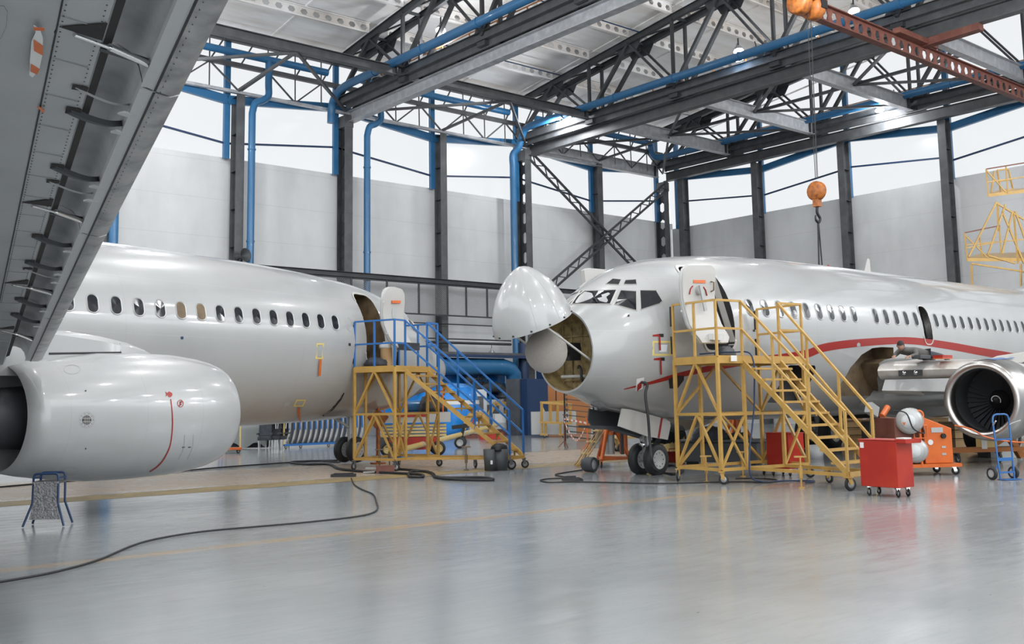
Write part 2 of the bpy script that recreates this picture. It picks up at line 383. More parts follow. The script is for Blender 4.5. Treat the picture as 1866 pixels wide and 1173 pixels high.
# columns
def laced_column(x, y, top, label):
    t = thing('steel_column', label, 'column', (x, y, 0))
    MB((x, y, 0)).castell((x, y, .0), (x, y, top), .75, .42, 1.1, .3, .025, (0, 1, 0), flange=False).build('web', 'steel_dark', t)
    mb = MB((x, y, 0))
    mb.box((x, y-.38, top/2), (.46, .04, top)); 
    for k in range(1, int(top/1.6)+1): mb.box((x, y-.405, k*1.6), (.46, .012, .05))
    mb.build('flange', 'steel_mid', t)
    MB((x, y, 0)).box((x, y+.38, top/2), (.42, .04, top)).build('flange', 'steel_dark', t)
    MB((x, y, 0)).box((x, y, top-.35), (.5, .86, .6)).build('cap_plate', 'steel_mid', t)
    return t
def plain_column(x, y, top, label, d=(0, 1, 0)):
    t = thing('steel_column', label, 'column', (x, y, 0)); dv = V(d)
    MB((x, y, 0)).ib((x, y, 0), (x, y, top), .6, .42, .03, d).build('shaft', 'steel_mid', t)
    s_ = V((d[1], -d[0], 0)); mb = MB((x, y, 0))
    for k in range(1, int(top/1.8)+1):
        c_ = V((x, y, k*1.8)); mb.box(c_, (.4 if d[1] else .54, .54 if d[1] else .4, .02))
    mb.build('stiffener', 'steel_dark', t)
    return t
BC = [14.4, 20.5, 26.35, 32.4, 38.45, 44.5, 50.55]
for i, x in enumerate(BC):
    lab = 'dark grey %s steel column against the back wall, %s from the left' % (('plain', 'laced')[i % 2 == 0], ORD[i])
    (laced_column if i % 2 == 0 else plain_column)(x, 44.5, 16.3 if i < 6 else 15.9, lab)
for i, y in enumerate([43.3, 37.4, 31.4, 25.4, 19.4, 13.4]):
    plain_column(51.3, y, 16.0, 'dark grey steel column against the right wall, %s from the hall corner' % ORD[i], (1, 0, 0))

# roof trusses (along Y) with crane runways, pipes, walkways
TX = [2.3, 14.3, 26.4, 38.6, 50.6]
TL = ['far left roof truss', 'second roof truss from the left', 'left roof truss', 'middle roof truss', 'right roof truss']
YE = -12.
for ti, X0 in enumerate(TX):
    o = (X0, 44.4, 16.9)
    t = thing('roof_truss', 'dark grey double steel lattice girder under the roof, %s' % TL[ti], 'truss', o)
    for s_ in (-.5, .5):
        x = X0+s_; mb = MB(o)
        ylist = [44.4, 30., YE]
        for a, b_ in zip(ylist, ylist[1:]): mb.ib((x, a, ztop(a)), (x, b_, ztop(b_)), .34, .22)
        mb.build('top_chord', 'steel_dark', t)
        MB(o).ib((x, 44.4, 16.95), (x, YE, 16.95), .4, .25).build('bottom_chord', 'steel_mid', t)
        nodes_b = [44.4, 38.5, 32.5, 26.5, 20.5, 14.5, 8.5, 2.5, -3.5, -9.5]
        for i, y in enumerate(nodes_b[:-1]):
            ym = y-3
            MB(o).bar((x, y, 17.), (x, ym, ztop(ym)-.1), .16, .2, (1, 0, 0)).build('diagonal', 'steel_dark', t)
            MB(o).bar((x, nodes_b[i+1], 17.), (x, ym, ztop(ym)-.1), .1, .13, (1, 0, 0)).build('diagonal', 'steel_dark', t)
            mb = MB(o); z = ztop(ym)
            mb.poly([(x+.02, ym-1., z+.15), (x+.02, ym+1., z-.1), (x+.02, ym+.7, z-.6), (x+.02, ym-.5, z-.6)], .03); mb.build('gusset_plate', 'steel_dark', t)
            if i: MB(o).bar((x, y, 17.), (x, y, ztop(y)), .13, .16, (1, 0, 0)).build('vertical', 'steel_dark', t)
            mb = MB(o); mb.poly([(x+.02, y-.6, 17.1), (x+.02, y+.6, 17.1), (x+.02, y+.3, 17.6), (x+.02, y-.3, 17.6)], .03); mb.build('gusset_plate', 'steel_mid', t)
    for y in [44.4-3*k for k in range(19)]: MB(o).bar((X0-.5, y, ztop(y)+.02), (X0+.5, y, ztop(y)+.02), .12, .12).build('cross_tie', 'steel_dark', t); MB(o).bar((X0-.5, y, 16.95), (X0+.5, y, 16.95), .15, .2).build('cross_tie', 'steel_dark', t)
    for k in range(18):
        y = 44.4-3*k; MB(o).bar((X0-.5, y, ztop(y)), (X0+.5, y-3, ztop(y-3)), .07, .07).build('cross_brace', 'steel_dark', t)
    MB(o).bar((X0-.2, 43.8, 17.17), (X0-.2, YE, 17.17), .5, .04).build('walkway_plate', 'steel_mid', t)
    # crane runway I beam
    ln = thing('crane_runway', 'grey crane runway I-beam hung beneath the %s' % TL[ti], 'beam', (X0+.1, 44.2, 16.25))
    mb = MB((X0+.1, 44.2, 16.25)); mb.ib((X0+.1, 44.2, 16.2), (X0+.1, YE, 16.2), .56, .42, .03); mb.build('girder', 'steel_light' if ti == 2 else 'steel_mid', ln)
    MB((X0+.1, 44.2, 16.25)).bar((X0-.33, 43.9, 16.62), (X0-.33, YE, 16.62), .07, .3).build('side_channel', 'steel_mid', ln)
    for y in (38.5, 32.5, 26.5, 20.5, 14.5): MB((X0+.1, 44.2, 16.25)).box((X0+.05, y, 16.62), (1.3, .55, .2)).box((X0+.1, y+.4, 16.58), (.5, .3, .12)).build('hanger_bracket', 'steel_dark', ln)
    # railing along the walkway
    rl_ = thing('walkway_railing', 'thin orange-brown walkway railing running along the %s' % TL[ti], 'railing', (X0+.75, 43, 17.1))
    oo = (X0+.75, 43, 17.1)
    for zz in (17.7, 18.15): MB(oo).bar((X0+.75, 43, zz-.05), (X0+.75, YE, zz-.05), .045, .045).build('rail', 'orange_rail', rl_)
    for k in range(27):
        MB(oo).bar((X0+.75, 43-2*k, 17.0), (X0+.75, 43-2*k, 18.1), .05, .05).build('post', 'orange_rail', rl_)
    # blue service pipe
    px, pz, pr_ = X0-1.15, 17.25, .2
    pts = [(px, YE, pz), (px, 42.2, pz)]
    if ti == 2: pts += bez([(px, 42.2, pz), (px, 43.3, pz-.15), (px, 43.9, pz-.7), (px, 44.0, pz-1.6)], 4)[1:]
    elif ti == 3: pts += bez([(px, 42.2, pz-.02), (px, 43.1, pz-.1), (px, 43.5, pz-.6), (px-.05, 43.7, pz-1.1), (px-.25, 44.0, pz-1.5), (px-.25, 44.0, pz-2.1)], 4)[1:]+[(px-.25, 44., 3.)]
    else: pts += bez([(px, 42.2, pz), (px, 43.3, pz), (px-.2, 44, pz+.2), (px-.3, 44.1, pz+.9)], 4)[1:]
    mb = MB((px, 44, pz)); mb.tube(pts, pr_, 12)
    for y in range(8, 42, 4): mb.cyl((px, y, pz), (px, y-.08, pz), pr_+.03, 12)
    tag(mb.build('service_pipe', 'blue_paint'), 'long blue service pipe running beside the %s' % TL[ti], 'pipe')

# cross beams (along X) at the truss nodes, struts and bracing
def cross_beam(x0, x1, y, z, h, m_, label):
    t = thing('cross_beam', label, 'beam', (x0, y, z))
    MB((x0, y, z)).ib((x0, y, z), (x1, y, z), h, .35, .025).build('girder', m_, t)
    MB((x0, y, z)).box((x0+.3, y, z), (.06, .3, h)).box((x1-.3, y, z), (.06, .3, h)).build('end_plate', 'steel_dark', t)
for bi, (xa, xb, nm) in enumerate(((8., 25.8, 'left'), (27., 38., 'middle'), (39.2, 50., 'right'))):
    for yi, y in enumerate((44.35, 38.5, 32.5, 26.5, 20.5)):
        light = bi == 2
        if bi == 1 and yi > 1: continue
        if bi == 0 and yi > 1: continue
        if yi == 0:
            if bi == 2: cross_beam(xa, xb, y, 16.5, .75, 'steel_light', 'pale grey cross beam along the top of the back wall in the right bay')
            continue
        cross_beam(xa, xb, y, 16.85 if light else 16.95, .7 if light else .4, 'steel_light' if light else 'steel_mid', '%s cross beam in the %s roof bay, %s from the back wall' % ('mottled silver' if light else 'dark grey', nm, ORD[yi-1]))
# flat bracing in the plane of the lower chords
def brace(a, b_, label, w_=.12, m_='steel_mid'):
    tag(MB(a).bar(a, b_, w_, w_).build('brace_bar', m_), label, 'brace')
for xa, xm, xb, nm in ((14.4, 20.4, 26.2, 'left'), (26.6, 32.4, 38.4, 'middle'), (38.8, 44.5, 50.4, 'right')):
    brace((xm, 44.3, 16.5), (xm, 38.5, 16.8), 'thin grey strut from column top to cross beam in the %s bay' % nm)
    brace((xm, 38.5, 16.75), (xb, 44.2, 16.5), 'thin grey diagonal brace rising right in the %s bay beside the back wall' % nm)
    brace((xm, 38.5, 16.75), (xa, 44.2, 16.5), 'thin grey diagonal brace rising left in the %s bay beside the back wall' % nm)
for ya, yb in ((38.5, 32.5), (32.5, 26.5), (26.5, 20.5)):
    k = ORD[int((38.5-ya)/6)]
    brace((44.6, ya, 16.9), (39.2, yb, 16.9), 'thin grey diagonal brace in the right roof bay, %s toward the camera, left arm' % k)
    brace((44.6, ya, 16.9), (50.2, yb, 16.9), 'thin grey diagonal brace in the right roof bay, %s toward the camera, right arm' % k)
    brace((44.6, ya, 16.9), (44.6, yb, 16.9), 'thin grey straight strut in the right roof bay, %s from the back wall' % k, .14, 'steel_dark')
# eave lattice between column heads on the back wall
for i in range(len(BC)-1):
    a, b_ = BC[i], BC[i+1]; o = (a, 44.4, 16.5); lab = ORD[i]
    t = thing('eave_lattice', 'light lattice girder under the back wall eave, %s bay from the left' % lab, 'truss', o)
    if i < 5: MB(o).bar((a, 44.35, 16.42), (b_, 44.35, 16.42), .2, .14).build('bottom_chord', 'steel_light', t)
    MB(o).bar((a, 44.35, 17.75), (b_, 44.35, 17.75), .2, .22).build('top_chord', 'steel_mid', t)
    MB(o).bar((a, 44.6, 19.1), (b_, 44.6, 19.1), .25, .3).build('eave_beam', 'steel_dark', t)
    n = 4; dx = (b_-a)/n
    for k in range(n):
        z0, z1 = (16.45, 17.7) if k % 2 == 0 else (17.7, 16.45)
        MB(o).bar((a+dx*k, 44.35, z0), (a+dx*(k+1), 44.35, z1), .07, .07).build('diagonal', 'steel_mid', t)
        MB(o).bar((a+dx*k, 44.35, 17.75), (a+dx*(k+.5), 44.5, 19.), .06, .06).build('diagonal', 'steel_mid', t)
    for k in range(1, n): MB(o).bar((a+dx*k, 44.35, 16.45), (a+dx*k, 44.4, 19.), .05, .05).build('hanger', 'steel_mid', t)
for i, (a, b_) in enumerate(((8.4, 25.), (27., 36.9), (39., 49.))):
    tag(MB((a, 43.9, 18.2)).cyl((a, 43.95, 18.2), (b_, 43.95, 18.2), .18, 12).build('service_pipe', 'blue_paint'), 'level blue pipe under the eave of the back wall, %s section' % ('left', 'middle', 'right')[i], 'pipe')

# blue drop pipes
def drop(pxs, lab, top):
    x = aty(pxs[0], pxs[1], 43.9).x
    p = [(x+.85, 43.95, 18.1), (x+.85, 43.95, top+.6)]
    pts = p+bez([(x+.85, 43.95, top+.6), (x+.83, 43.92, top+.1), (x+.5, 43.9, top-.2), (x+.15, 43.9, top-.4), (x, 43.9, top-.9)], 4)[1:]+[(x, 43.9, 6.)]
    mb = MB((x, 43.9, 6)); mb.tube(pts, .17, 12)
    for z in (13.6, 9.2): mb.cyl((x, 43.9, z), (x, 43.9, z+.07), .2, 12)
    tag(mb.build('drop_pipe', 'blue_paint'), lab, 'pipe')
drop((458, 320), 'blue vertical pipe with a double bend on the back wall, leftmost', 16.3)
drop((669, 350), 'blue vertical pipe with a double bend right of the second laced column', 16.2)
x = aty(207, 420, 43.9).x
tag(MB((x, 43.9, 0)).cyl((x, 43.9, 0), (x, 43.9, 14), .2, 12).build('drop_pipe', 'blue_paint'), 'blue vertical pipe showing just behind the wing slat, far left', 'pipe')

# crossed lattice braces between the wall columns
def lattice(a, b_, lab):
    a, b_ = V(a), V(b_); t = thing('lattice_brace', lab, 'brace', a); d = (b_-a).normalized(); u = V((0, 1, 0)).cross(d).normalized()
    for s_ in (-.22, .22):
        MB(a).bar(a+u*s_, b_+u*s_, .12, .1, (0, 1, 0)).build('chord', 'steel_dark', t)
    mb = MB(a); L = (b_-a).length; n = int(L/.55)
    for k in range(n):
        s_ = .22 if k % 2 else -.22; mb.bar(a+d*(L*k/n)+u*s_, a+d*(L*(k+1)/n)-u*s_, .05, .05, (0, 1, 0))
    mb.build('lacing', 'steel_dark', t)
lattice((38.7, 44.1, 15.9), (50.3, 44.1, 8.0), 'dark lattice brace falling to the right between back wall columns')
lattice((50.3, 43.9, 15.5), (38.7, 43.9, 7.4), 'dark lattice brace falling to the left between back wall columns')

# castellated purlins
for bi, (xa, xb, nm) in enumerate(((14.8, 25.9, 'left'), (26.9, 38.1, 'middle'), (39.1, 50.1, 'right'))):
    for k in range(11 if bi else 8):
        y = 41.45-3*k
        if bi == 0 and y < 25: continue
        z = zroof(y)-.3
        o = MB((xa, y, z)).castell((xa, y, z), (xb, y, z), .5, .2, .62, .26, .02).build('roof_purlin', 'roof_panel')
        tag(o, 'pale purlin with hexagonal holes, %s roof bay, %s from the back wall' % (nm, ORD[k]), 'purlin')
for k in range(6):
    y = 40.6-6*k; xa = 29 if k % 2 == 0 else 30
    tag(MB((xa, y, zroof(y)-.7)).cyl((xa, y, zroof(y)-.62), (38., y, zroof(y)-.62), .035, 6).build('sprinkler_pipe', 'blue_dark'), 'thin dark blue pipe under the middle roof bay, %s from the back wall' % ORD[k], 'pipe')

# high-bay lamps
def lamp(p, lab, aim=(0, 0, -1), energy=420):
    t = thing('high_bay_lamp', lab, 'lamp', p); d = V(aim).normalized()
    MB().lathe((0, 0, 0), -d, [(-.02, .24), (.1, .22), (.25, .13), (.34, .07), (.42, .07), (.43, 0)], 16).build('reflector', 'lamp_shade', t)
    MB().lathe((0, 0, 0), d, [(-.05, 0.), (-.05, .2), (.0, .19), (.03, .1), (.035, 0)], 16).build('lamp_glass', 'lamp_glow', t)
    MB().bar((0, 0, 0), -d*.1+V((0, 0, .55)), .05, .05).build('bracket', 'steel_dark', t)
    l = bpy.data.lights.new('lamp_light', 'POINT'); l.energy = energy; l.shadow_soft_size = .2; l.color = (.97, .985, 1)
    lo_ = bpy.data.objects.new('lamp_light', l); col.objects.link(lo_); lo_.parent = t; lo_.location = d*.6
for px, pl, lab in (((803, 55), (27.2, 0, 0), 'lit high-bay lamp shining beside the left walkway railing'), ((1012, 211), (37.6, 0, 0), 'lit high-bay lamp near the wall end of the middle blue pipe'),
                    ((1346, 93), (38.2, 0, 0), 'bright lit high-bay lamp over the middle blue pipe'), ((1556, 20), (39.2, 0, 0), 'lit lamp glimpsed through the red perforated crane beam'), ((1603, 200), (49.8, 0, 0), 'lit high-bay lamp in front of the right truss')):
    lamp(atx(px[0], px[1], pl[0]), lab, (-.25, -.3, -1))
for px, X_, lab in (((687, 145), 26.2, 'unlit domed lamp at the wall end of the left truss'), ((1383, 100), 38., 'domed lamp turned sideways beside the middle blue pipe'), ((1033, 214), 37.9, 'domed lamp shade beside the middle bay corner lamp'), ((1636, 185), 49.9, 'domed lamp shade hung from the right truss')):
    p = atx(px[0], px[1], X_); t = thing('dome_lamp', lab, 'lamp', p)
    MB().lathe((0, 0, 0), (0, .3, 1), [(0, .27), (.12, .26), (.25, .18), (.33, .06), (.4, .05), (.42, 0)], 16).build('reflector', 'lamp_shade', t)
    MB().bar((0, .12, .4), (0, .2, .7), .04, .04).build('bracket', 'steel_dark', t)

for i, X0 in enumerate((2.3, 14.3, 26.4, 38.6, 50.6)):  # unseen lamps added to light the hall, its ceiling and right wall
    for j, y in enumerate((-7., 1., 9., 17., 25., 33., 41.)):
        if (X0 > 30 and j > 1) or (X0 > 20 and j > 3) or (j > 4 and X0 > 15): continue
        lamp((X0+.9, y, 16.55), 'added unseen lit high-bay lamp, %s row of the hall, %s from the front' % (ORD[i], ORD[j]), (0, 0, -1), 1700 if X0 > 30 else (380 if j > 4 else 800))
# overhead crane: red beam, hoist, hook
o = (30.2, 19.8, 15.6); t = thing('crane_bridge', 'dark red perforated crane beam crossing the upper right corner', 'crane', o)
MB(o).castell((29.6, 19.8, 15.35), (50.9, 19.8, 15.35), .62, .3, .58, .3, .03).build('girder', 'red_rust', t)
for x in (38.7, 50.6):
    MB(o).box((x, 19.8, 15.78), (1.6, .5, .22)).build('end_truck', 'red_rust', t)
MB(o).bar((38.7, 19.8, 15.75), (38.7, 17.4, 15.8), .4, .3).build('cross_arm', 'red_rust', t)
MB(o).bar((36.3, 19.6, 15.75), (38.7, 19.6, 15.75), .3, .22).build('brace_arm', 'red_rust', t)
t2 = thing('wall_floodlight', 'small round floodlight clipped under the middle runway beam', 'lamp', atx(1628, 75, 38.5))
MB().lathe((0, 0, 0), (-.7, -.6, -.2), [(-.15, .08), (0, .17), (.06, .2), (.07, .17), (.05, 0)], 14).build('head', 'white_plastic', t2); MB().bar((0, 0, 0), (0, .25, .3), .05, .05).build('bracket', 'steel_dark', t2)
hp = atp(1488, 348, (0, 19.6, 0), (0, 1, 0)); hx = hp.x
t = thing('chain_hoist', 'orange electric hoist hanging from the crane beam at the top edge', 'hoist', (hx, 19.6, 15.4))
mb = MB()
for dx in (-.42, .42): mb.lathe((dx-.28, 0, -.15), (1, 0, 0), [(0, 0), (0, .36), (.08, .42), (.42, .42), (.5, .36), (.5, 0)], 18)
mb.build('drum_housing', 'hoist_orange', t)
MB().box((0, 0, .2), (1.7, .6, .35)).build('trolley_frame', 'hoist_orange', t)
MB().box((.42, -.1, -.1), (.35, .7, .3)).build('motor', 'black', t)
for dx, dy in ((-.1, 0), (.12, 0), (.33, .15)): MB().cyl((dx+.1, dy, -.4), (dx*.35, 0, hp.z+.45-15.4), .012, 5).build('cable', 'rubber', t)
hz = hp.z-15.4
MB().lathe((0, 0, hz), (1, 0, 0), [(-.14, 0), (-.14, .28), (-.08, .34), (.08, .34), (.14, .28), (.14, 0)], 18).box((0, 0, hz-.35), (.22, .22, .4)).build('hook_block', 'hoist_orange', t)
MB().tube(bez([(0, 0, hz-.5), (0, .02, hz-.75), (.13, 0, hz-.95), (.02, 0, hz-1.1), (-.14, 0, hz-1.0), (-.13, 0, hz-.86)], 5), [.05]*10+[.045]*10+[.03]*6, 8).build('hook', 'black', t)
tag(MB((hx, 19.6, hp.z-4.6)).tube([(hx-.02, 19.6, hp.z-1.05), (hx-.16, 19.6, hp.z-4.)], .025, 5).tube([(hx+.02, 19.6, hp.z-1.05), (hx+.18, 19.6, hp.z-4.)], .025, 5).tube([(hx, 19.6, hp.z-1.05), (hx+.03, 19.7, hp.z-4.1)], .02, 5).build('lifting_sling', 'rubber'), 'dark lifting sling hanging from the crane hook', 'sling')
# ---------------------------------------------------------------- aircraft
def wm(o):
    m_ = o.matrix_basis.copy(); p = o.parent
    while p: m_ = p.matrix_basis @ m_; p = p.parent
    return m_
def interp(tab, x):
    if x <= tab[0][0]: return tab[0][1]
    if x >= tab[-1][0]: return tab[-1][1]
    n = len(tab)
    for i in range(n-1):
        if x <= tab[i+1][0]:
            (x0, y0), (x1, y1) = tab[i], tab[i+1]; h = x1-x0; d = (y1-y0)/h
            dl = (y0-tab[i-1][1])/(x0-tab[i-1][0]) if i else d; dr = (tab[i+2][1]-y1)/(tab[i+2][0]-x1) if i < n-2 else d
            m0 = 0 if dl*d <= 0 else 2*dl*d/(dl+d); m1 = 0 if dr*d <= 0 else 2*dr*d/(dr+d)
            t = (x-x0)/h; return (2*t**3-3*t*t+1)*y0+(t**3-2*t*t+t)*h*m0+(3*t*t-2*t**3)*y1+(t**3-t*t)*h*m1
QE = 33.
T_TOP = [(0, 2.62), (.15, 2.9), (.45, 3.08), (.85, 3.26), (1.3, 3.46), (1.66, 3.74), (2.12, 4.06), (2.84, 4.42), (3.92, 4.70), (5.06, 4.85), (6.75, 4.96), (8.5, 5.02), (11, 5.04), (24, 5.04), (QE, 4.75)]
T_BOT = [(0, 2.42), (.15, 2.2), (.45, 2.03), (.85, 1.9), (1.3, 1.79), (1.84, 1.66), (2.38, 1.46), (3.23, 1.31), (4.45, 1.19), (6.0, 1.12), (8, 1.08), (20, 1.08), (QE, 3.6)]
T_HW = [(0, .05), (.15, .32), (.45, .5), (.85, .66), (1.3, .80), (1.65, .95), (2.15, 1.16), (2.85, 1.39), (3.85, 1.61), (5.05, 1.77), (6.75, 1.86), (8.2, 1.88), (22, 1.88), (QE, .35)]
T_ZW = [(0, 2.5), (1.3, 2.58), (2.84, 2.85), (3.92, 2.97), (5.06, 3.05), (6.75, 3.1), (20, 3.1), (QE, 4.2)]
def fz(q, th):
    zt, zb, hw, zw = (interp(t, q) for t in (T_TOP, T_BOT, T_HW, T_ZW)); c, s = math.cos(th), math.sin(th)
    return V((q, hw*c, zw+(zt-zw if s > 0 else zw-zb)*s))
def fside(q, z, side, off=0):  # point on the skin at height z
    zt, zb, hw, zw = (interp(t, q) for t in (T_TOP, T_BOT, T_HW, T_ZW)); h = zt-zw if z > zw else zw-zb
    s = max(-.999, min(.999, (z-zw)/h)); th = math.asin(s)
    p = fz(q, th); a = fz(q, th+.02)-fz(q, th-.02); b_ = fz(q+.05, th)-fz(q-.05, th); n = b_.cross(a)
    if n.y < 0: n = -n
    n.normalize(); p = p+n*off
    return V((p.x, p.y*side, p.z)), V((n.x, n.y*side, n.z))
def rrect(w_, h, r, n=4):
    out = []
    for cx, cy, a in ((w_/2-r, h/2-r, 0), (-w_/2+r, h/2-r, 90), (-w_/2+r, -h/2+r, 180), (w_/2-r, -h/2+r, 270)):
        out += [(cx+r*math.cos(math.radians(a+90*k/n)), cy+r*math.sin(math.radians(a+90*k/n))) for k in range(n+1)]
    return out
def fuselage_mb(q0, mats_idx=0):
    qs = [q0]; q = q0
    while q < QE: q += .12 if q < 3.2 else (.25 if q < 12 else .6); qs.append(min(q, QE))
    N = 64; mb = MB(); vs = []
    for q in qs: vs += [fz(q, 2*PI*j/N) for j in range(N)]
    fs = [(i*N+j, i*N+(j+1) % N, (i+1)*N+(j+1) % N, (i+1)*N+j) for i in range(len(qs)-1) for j in range(N)]
    k = (len(qs)-1)*N; fs.append(tuple(range(k, k+N)))
    if q0 > .5:  # open nose: rim, recessed bulkhead
        base = len(vs)
        for sc, dq in ((.955, 0), (.93, .42)):
            c_ = V((q0, 0, (interp(T_TOP, q0)+interp(T_BOT, q0))/2)); vs += [c_+(p-c_)*sc+V((dq, 0, 0)) for p in vs[:N]]
        prim = [(base+(j+1) % N, (j+1) % N, j, base+j) for j in range(N)]
        prim += [(base+N+(j+1) % N, base+(j+1) % N, base+j, base+N+j) for j in range(N)]+[tuple(range(base+N, base+2*N))[::-1]]
        mb.add(vs, fs+prim); mb.m = [0]*len(fs)+[0]*N+[1]*(N+1)
    else: mb.add(vs, fs+[tuple(range(N))[::-1]])
    mb.sm = [True]*len(mb.f)
    return mb
def cutter(outline, y0, y1, mi):  # outline in (q,z)
    vs = [V((q, y0, z)) for q, z in outline]+[V((q, y1, z)) for q, z in outline]; k = len(outline)
    mb = MB(); mb.add(vs, [tuple(range(k)), tuple(range(2*k-1, k-1, -1))]+[(i, i+k, (i+1) % k+k, (i+1) % k) for i in range(k)], mi); return mb
def carve(o, cutters, mats):
    tmp = []
    for c_ in cutters:
        co = c_.build('cutter', mats); 
        import bmesh
        bm = bmesh.new(); bm.from_mesh(co.data); bmesh.ops.recalc_face_normals(bm, faces=bm.faces); bm.to_mesh(co.data); bm.free()
        co.parent = o.parent; md = o.modifiers.new('cut', 'BOOLEAN'); md.operation = 'DIFFERENCE'; md.object = co; md.solver = 'EXACT'; tmp.append(co)
    bpy.context.view_layer.update(); dg = bpy.context.evaluated_depsgraph_get()
    me = bpy.data.meshes.new_from_object(o.evaluated_get(dg)); o.modifiers.clear(); o.data = me
    for co in tmp: bpy.data.objects.remove(co)
    me.polygons.foreach_set('use_smooth', [True]*len(me.polygons)); me.set_sharp_from_angle(angle=math.radians(32))
def recalc(o):
    import bmesh
    bm = bmesh.new(); bm.from_mesh(o.data); bmesh.ops.recalc_face_normals(bm, faces=bm.faces); bm.to_mesh(o.data); bm.free()
def tree_of(mb): return BVHTree.FromPolygons([tuple(p) for p in mb.v], mb.f)
def hit(root, tree, px, py):  # sight line onto a part of an aircraft, in the aircraft's own space
    mi = wm(root).inverted(); o_ = mi @ cO; d = (mi.to_3x3() @ ray(px, py)).normalized()
    r = tree.ray_cast(o_, d); p, n = r[0], r[1]
    if p is None: return None, None
    if n.dot(d) > 0: n = -n
    return p, n
def loc(root, p): return wm(root).inverted() @ V(p)
def patch(pts, th, mi=0, mb=None, nrm=None):  # fan from the middle, curved with its rim points; th = thickness outwards
    mb = mb or MB(); c_ = sum(pts, V())/len(pts); k = len(pts)
    if nrm is None: nrm = [None]*k
    vs = list(pts)+[c_]; mb.add(vs, [(i, (i+1) % k, k) for i in range(k)], mi); return mb
def ring(inner, outer, mi=0, mb=None):
    mb = mb or MB(); k = len(inner); mb.add(inner+outer, [(i, (i+1) % k, k+(i+1) % k, k+i) for i in range(k)], mi); return mb
def skin_window(parent, q, z, side, w_, h, r, glass='glass_dark', name='cabin_window', off=.004):
    o0 = [fside(q+a, z+b_, side, off)[0] for a, b_ in rrect(w_, h, r)]
    o1 = [fside(q+a, z+b_, side, off+.01)[0] for a, b_ in rrect(w_*.93, h*.95, r*.9)]
    o2 = [fside(q+a, z+b_, side, off-.001)[0] for a, b_ in rrect(w_*.8, h*.86, r*.8)]
    mb = ring(o1, o0); ring(o2, o1, 0, mb); f = mb.build(name, 'wheel_grey', parent)
    c_ = fside(q, z, side, off-.0005)[0]; mg = MB(); k = len(o2)
    mg.add(o2+[c_], [(i, (i+1) % k, k) for i in range(k)]); mg.build('pane', glass, f); return f
def fpatch(parent, root, tree, pxs, name, m_, off=.004, sub=1):  # marking lying on the skin where the sight lines meet it
    pts = []
    k = len(pxs)
    for i in range(k):
        for j in range(sub):
            x = pxs[i][0]+(pxs[(i+1) % k][0]-pxs[i][0])*j/sub; y = pxs[i][1]+(pxs[(i+1) % k][1]-pxs[i][1])*j/sub
            p, n = hit(root, tree, x, y)
            if p is not None: pts.append(p+n*off)
    cx, cy = sum(p[0] for p in pxs)/k, sum(p[1] for p in pxs)/k; p, n = hit(root, tree, cx, cy)
    if p is None: p = sum(pts, V())/len(pts); n = V((0, 0, 0))
    c_ = p+n*off; mb = MB(); m2 = len(pts); mb.add(pts+[c_], [(i, (i+1) % m2, m2) for i in range(m2)])
    o_ = mb.build(name, m_, parent); return o_
def ribbon(parent, root, tree, top, bot, name, m_, n=40, off=.005):
    top = bez([(x, y, 0) for x, y in top], 4); bot = bez([(x, y, 0) for x, y in bot], 4)
    def at(line, t):
        k = len(line)-1; i = min(int(t*k), k-1); f = t*k-i; return line[i][0]+(line[i+1][0]-line[i][0])*f, line[i][1]+(line[i+1][1]-line[i][1])*f
    vs, fs = [], []; rows = 0
    for i in range(n+1):
        t = i/n; a, b_ = at(top, t), at(bot, t); row = []
        for j in range(4):
            p, nn = hit(root, tree, a[0]+(b_[0]-a[0])*j/3, a[1]+(b_[1]-a[1])*j/3)
            if p is None: row = None; break
            row.append(p+nn*off)
        if row: vs += row; rows += 1
    for i in range(rows-1): fs += [(i*4+j, i*4+j+1, i*4+5+j, i*4+4+j) for j in range(3)]
    mb = MB(); mb.add(vs, fs, 0, True); return mb.build(name, m_, parent)
def wheel(mb_c, axis, r, w_, parent, name='wheel', hub='wheel_grey'):
    c_ = V(mb_c); a = V(axis).normalized()
    t = MB().lathe(c_, a, [(-w_/2, r*.6), (-w_/2, r*.86), (-w_*.36, r*.97), (-w_*.12, r), (w_*.12, r), (w_*.36, r*.97), (w_/2, r*.86), (w_/2, r*.6)], 28).build(name, 'rubber', parent)
    MB().lathe(c_, a, [(-w_*.3, 0), (-w_*.34, r*.3), (-w_*.46, r*.55), (-w_*.46, r*.61), (w_*.46, r*.61), (w_*.46, r*.55), (w_*.34, r*.3), (w_*.4, r*.18), (w_*.4, 0)], 20).build('hub', hub, t)
    mb = MB()
    for k in range(9):
        th = 2*PI*k/9; u = V((0, 0, 1)); sd = a.cross(u).normalized(); p = c_+(sd*math.cos(th)+u*math.sin(th))*r*.43
        for s_ in (-1, 1): mb.cyl(p+a*w_*.37*s_, p+a*w_*.41*s_, r*.05, 6)
    mb.build('hub_holes', 'black', t); return t

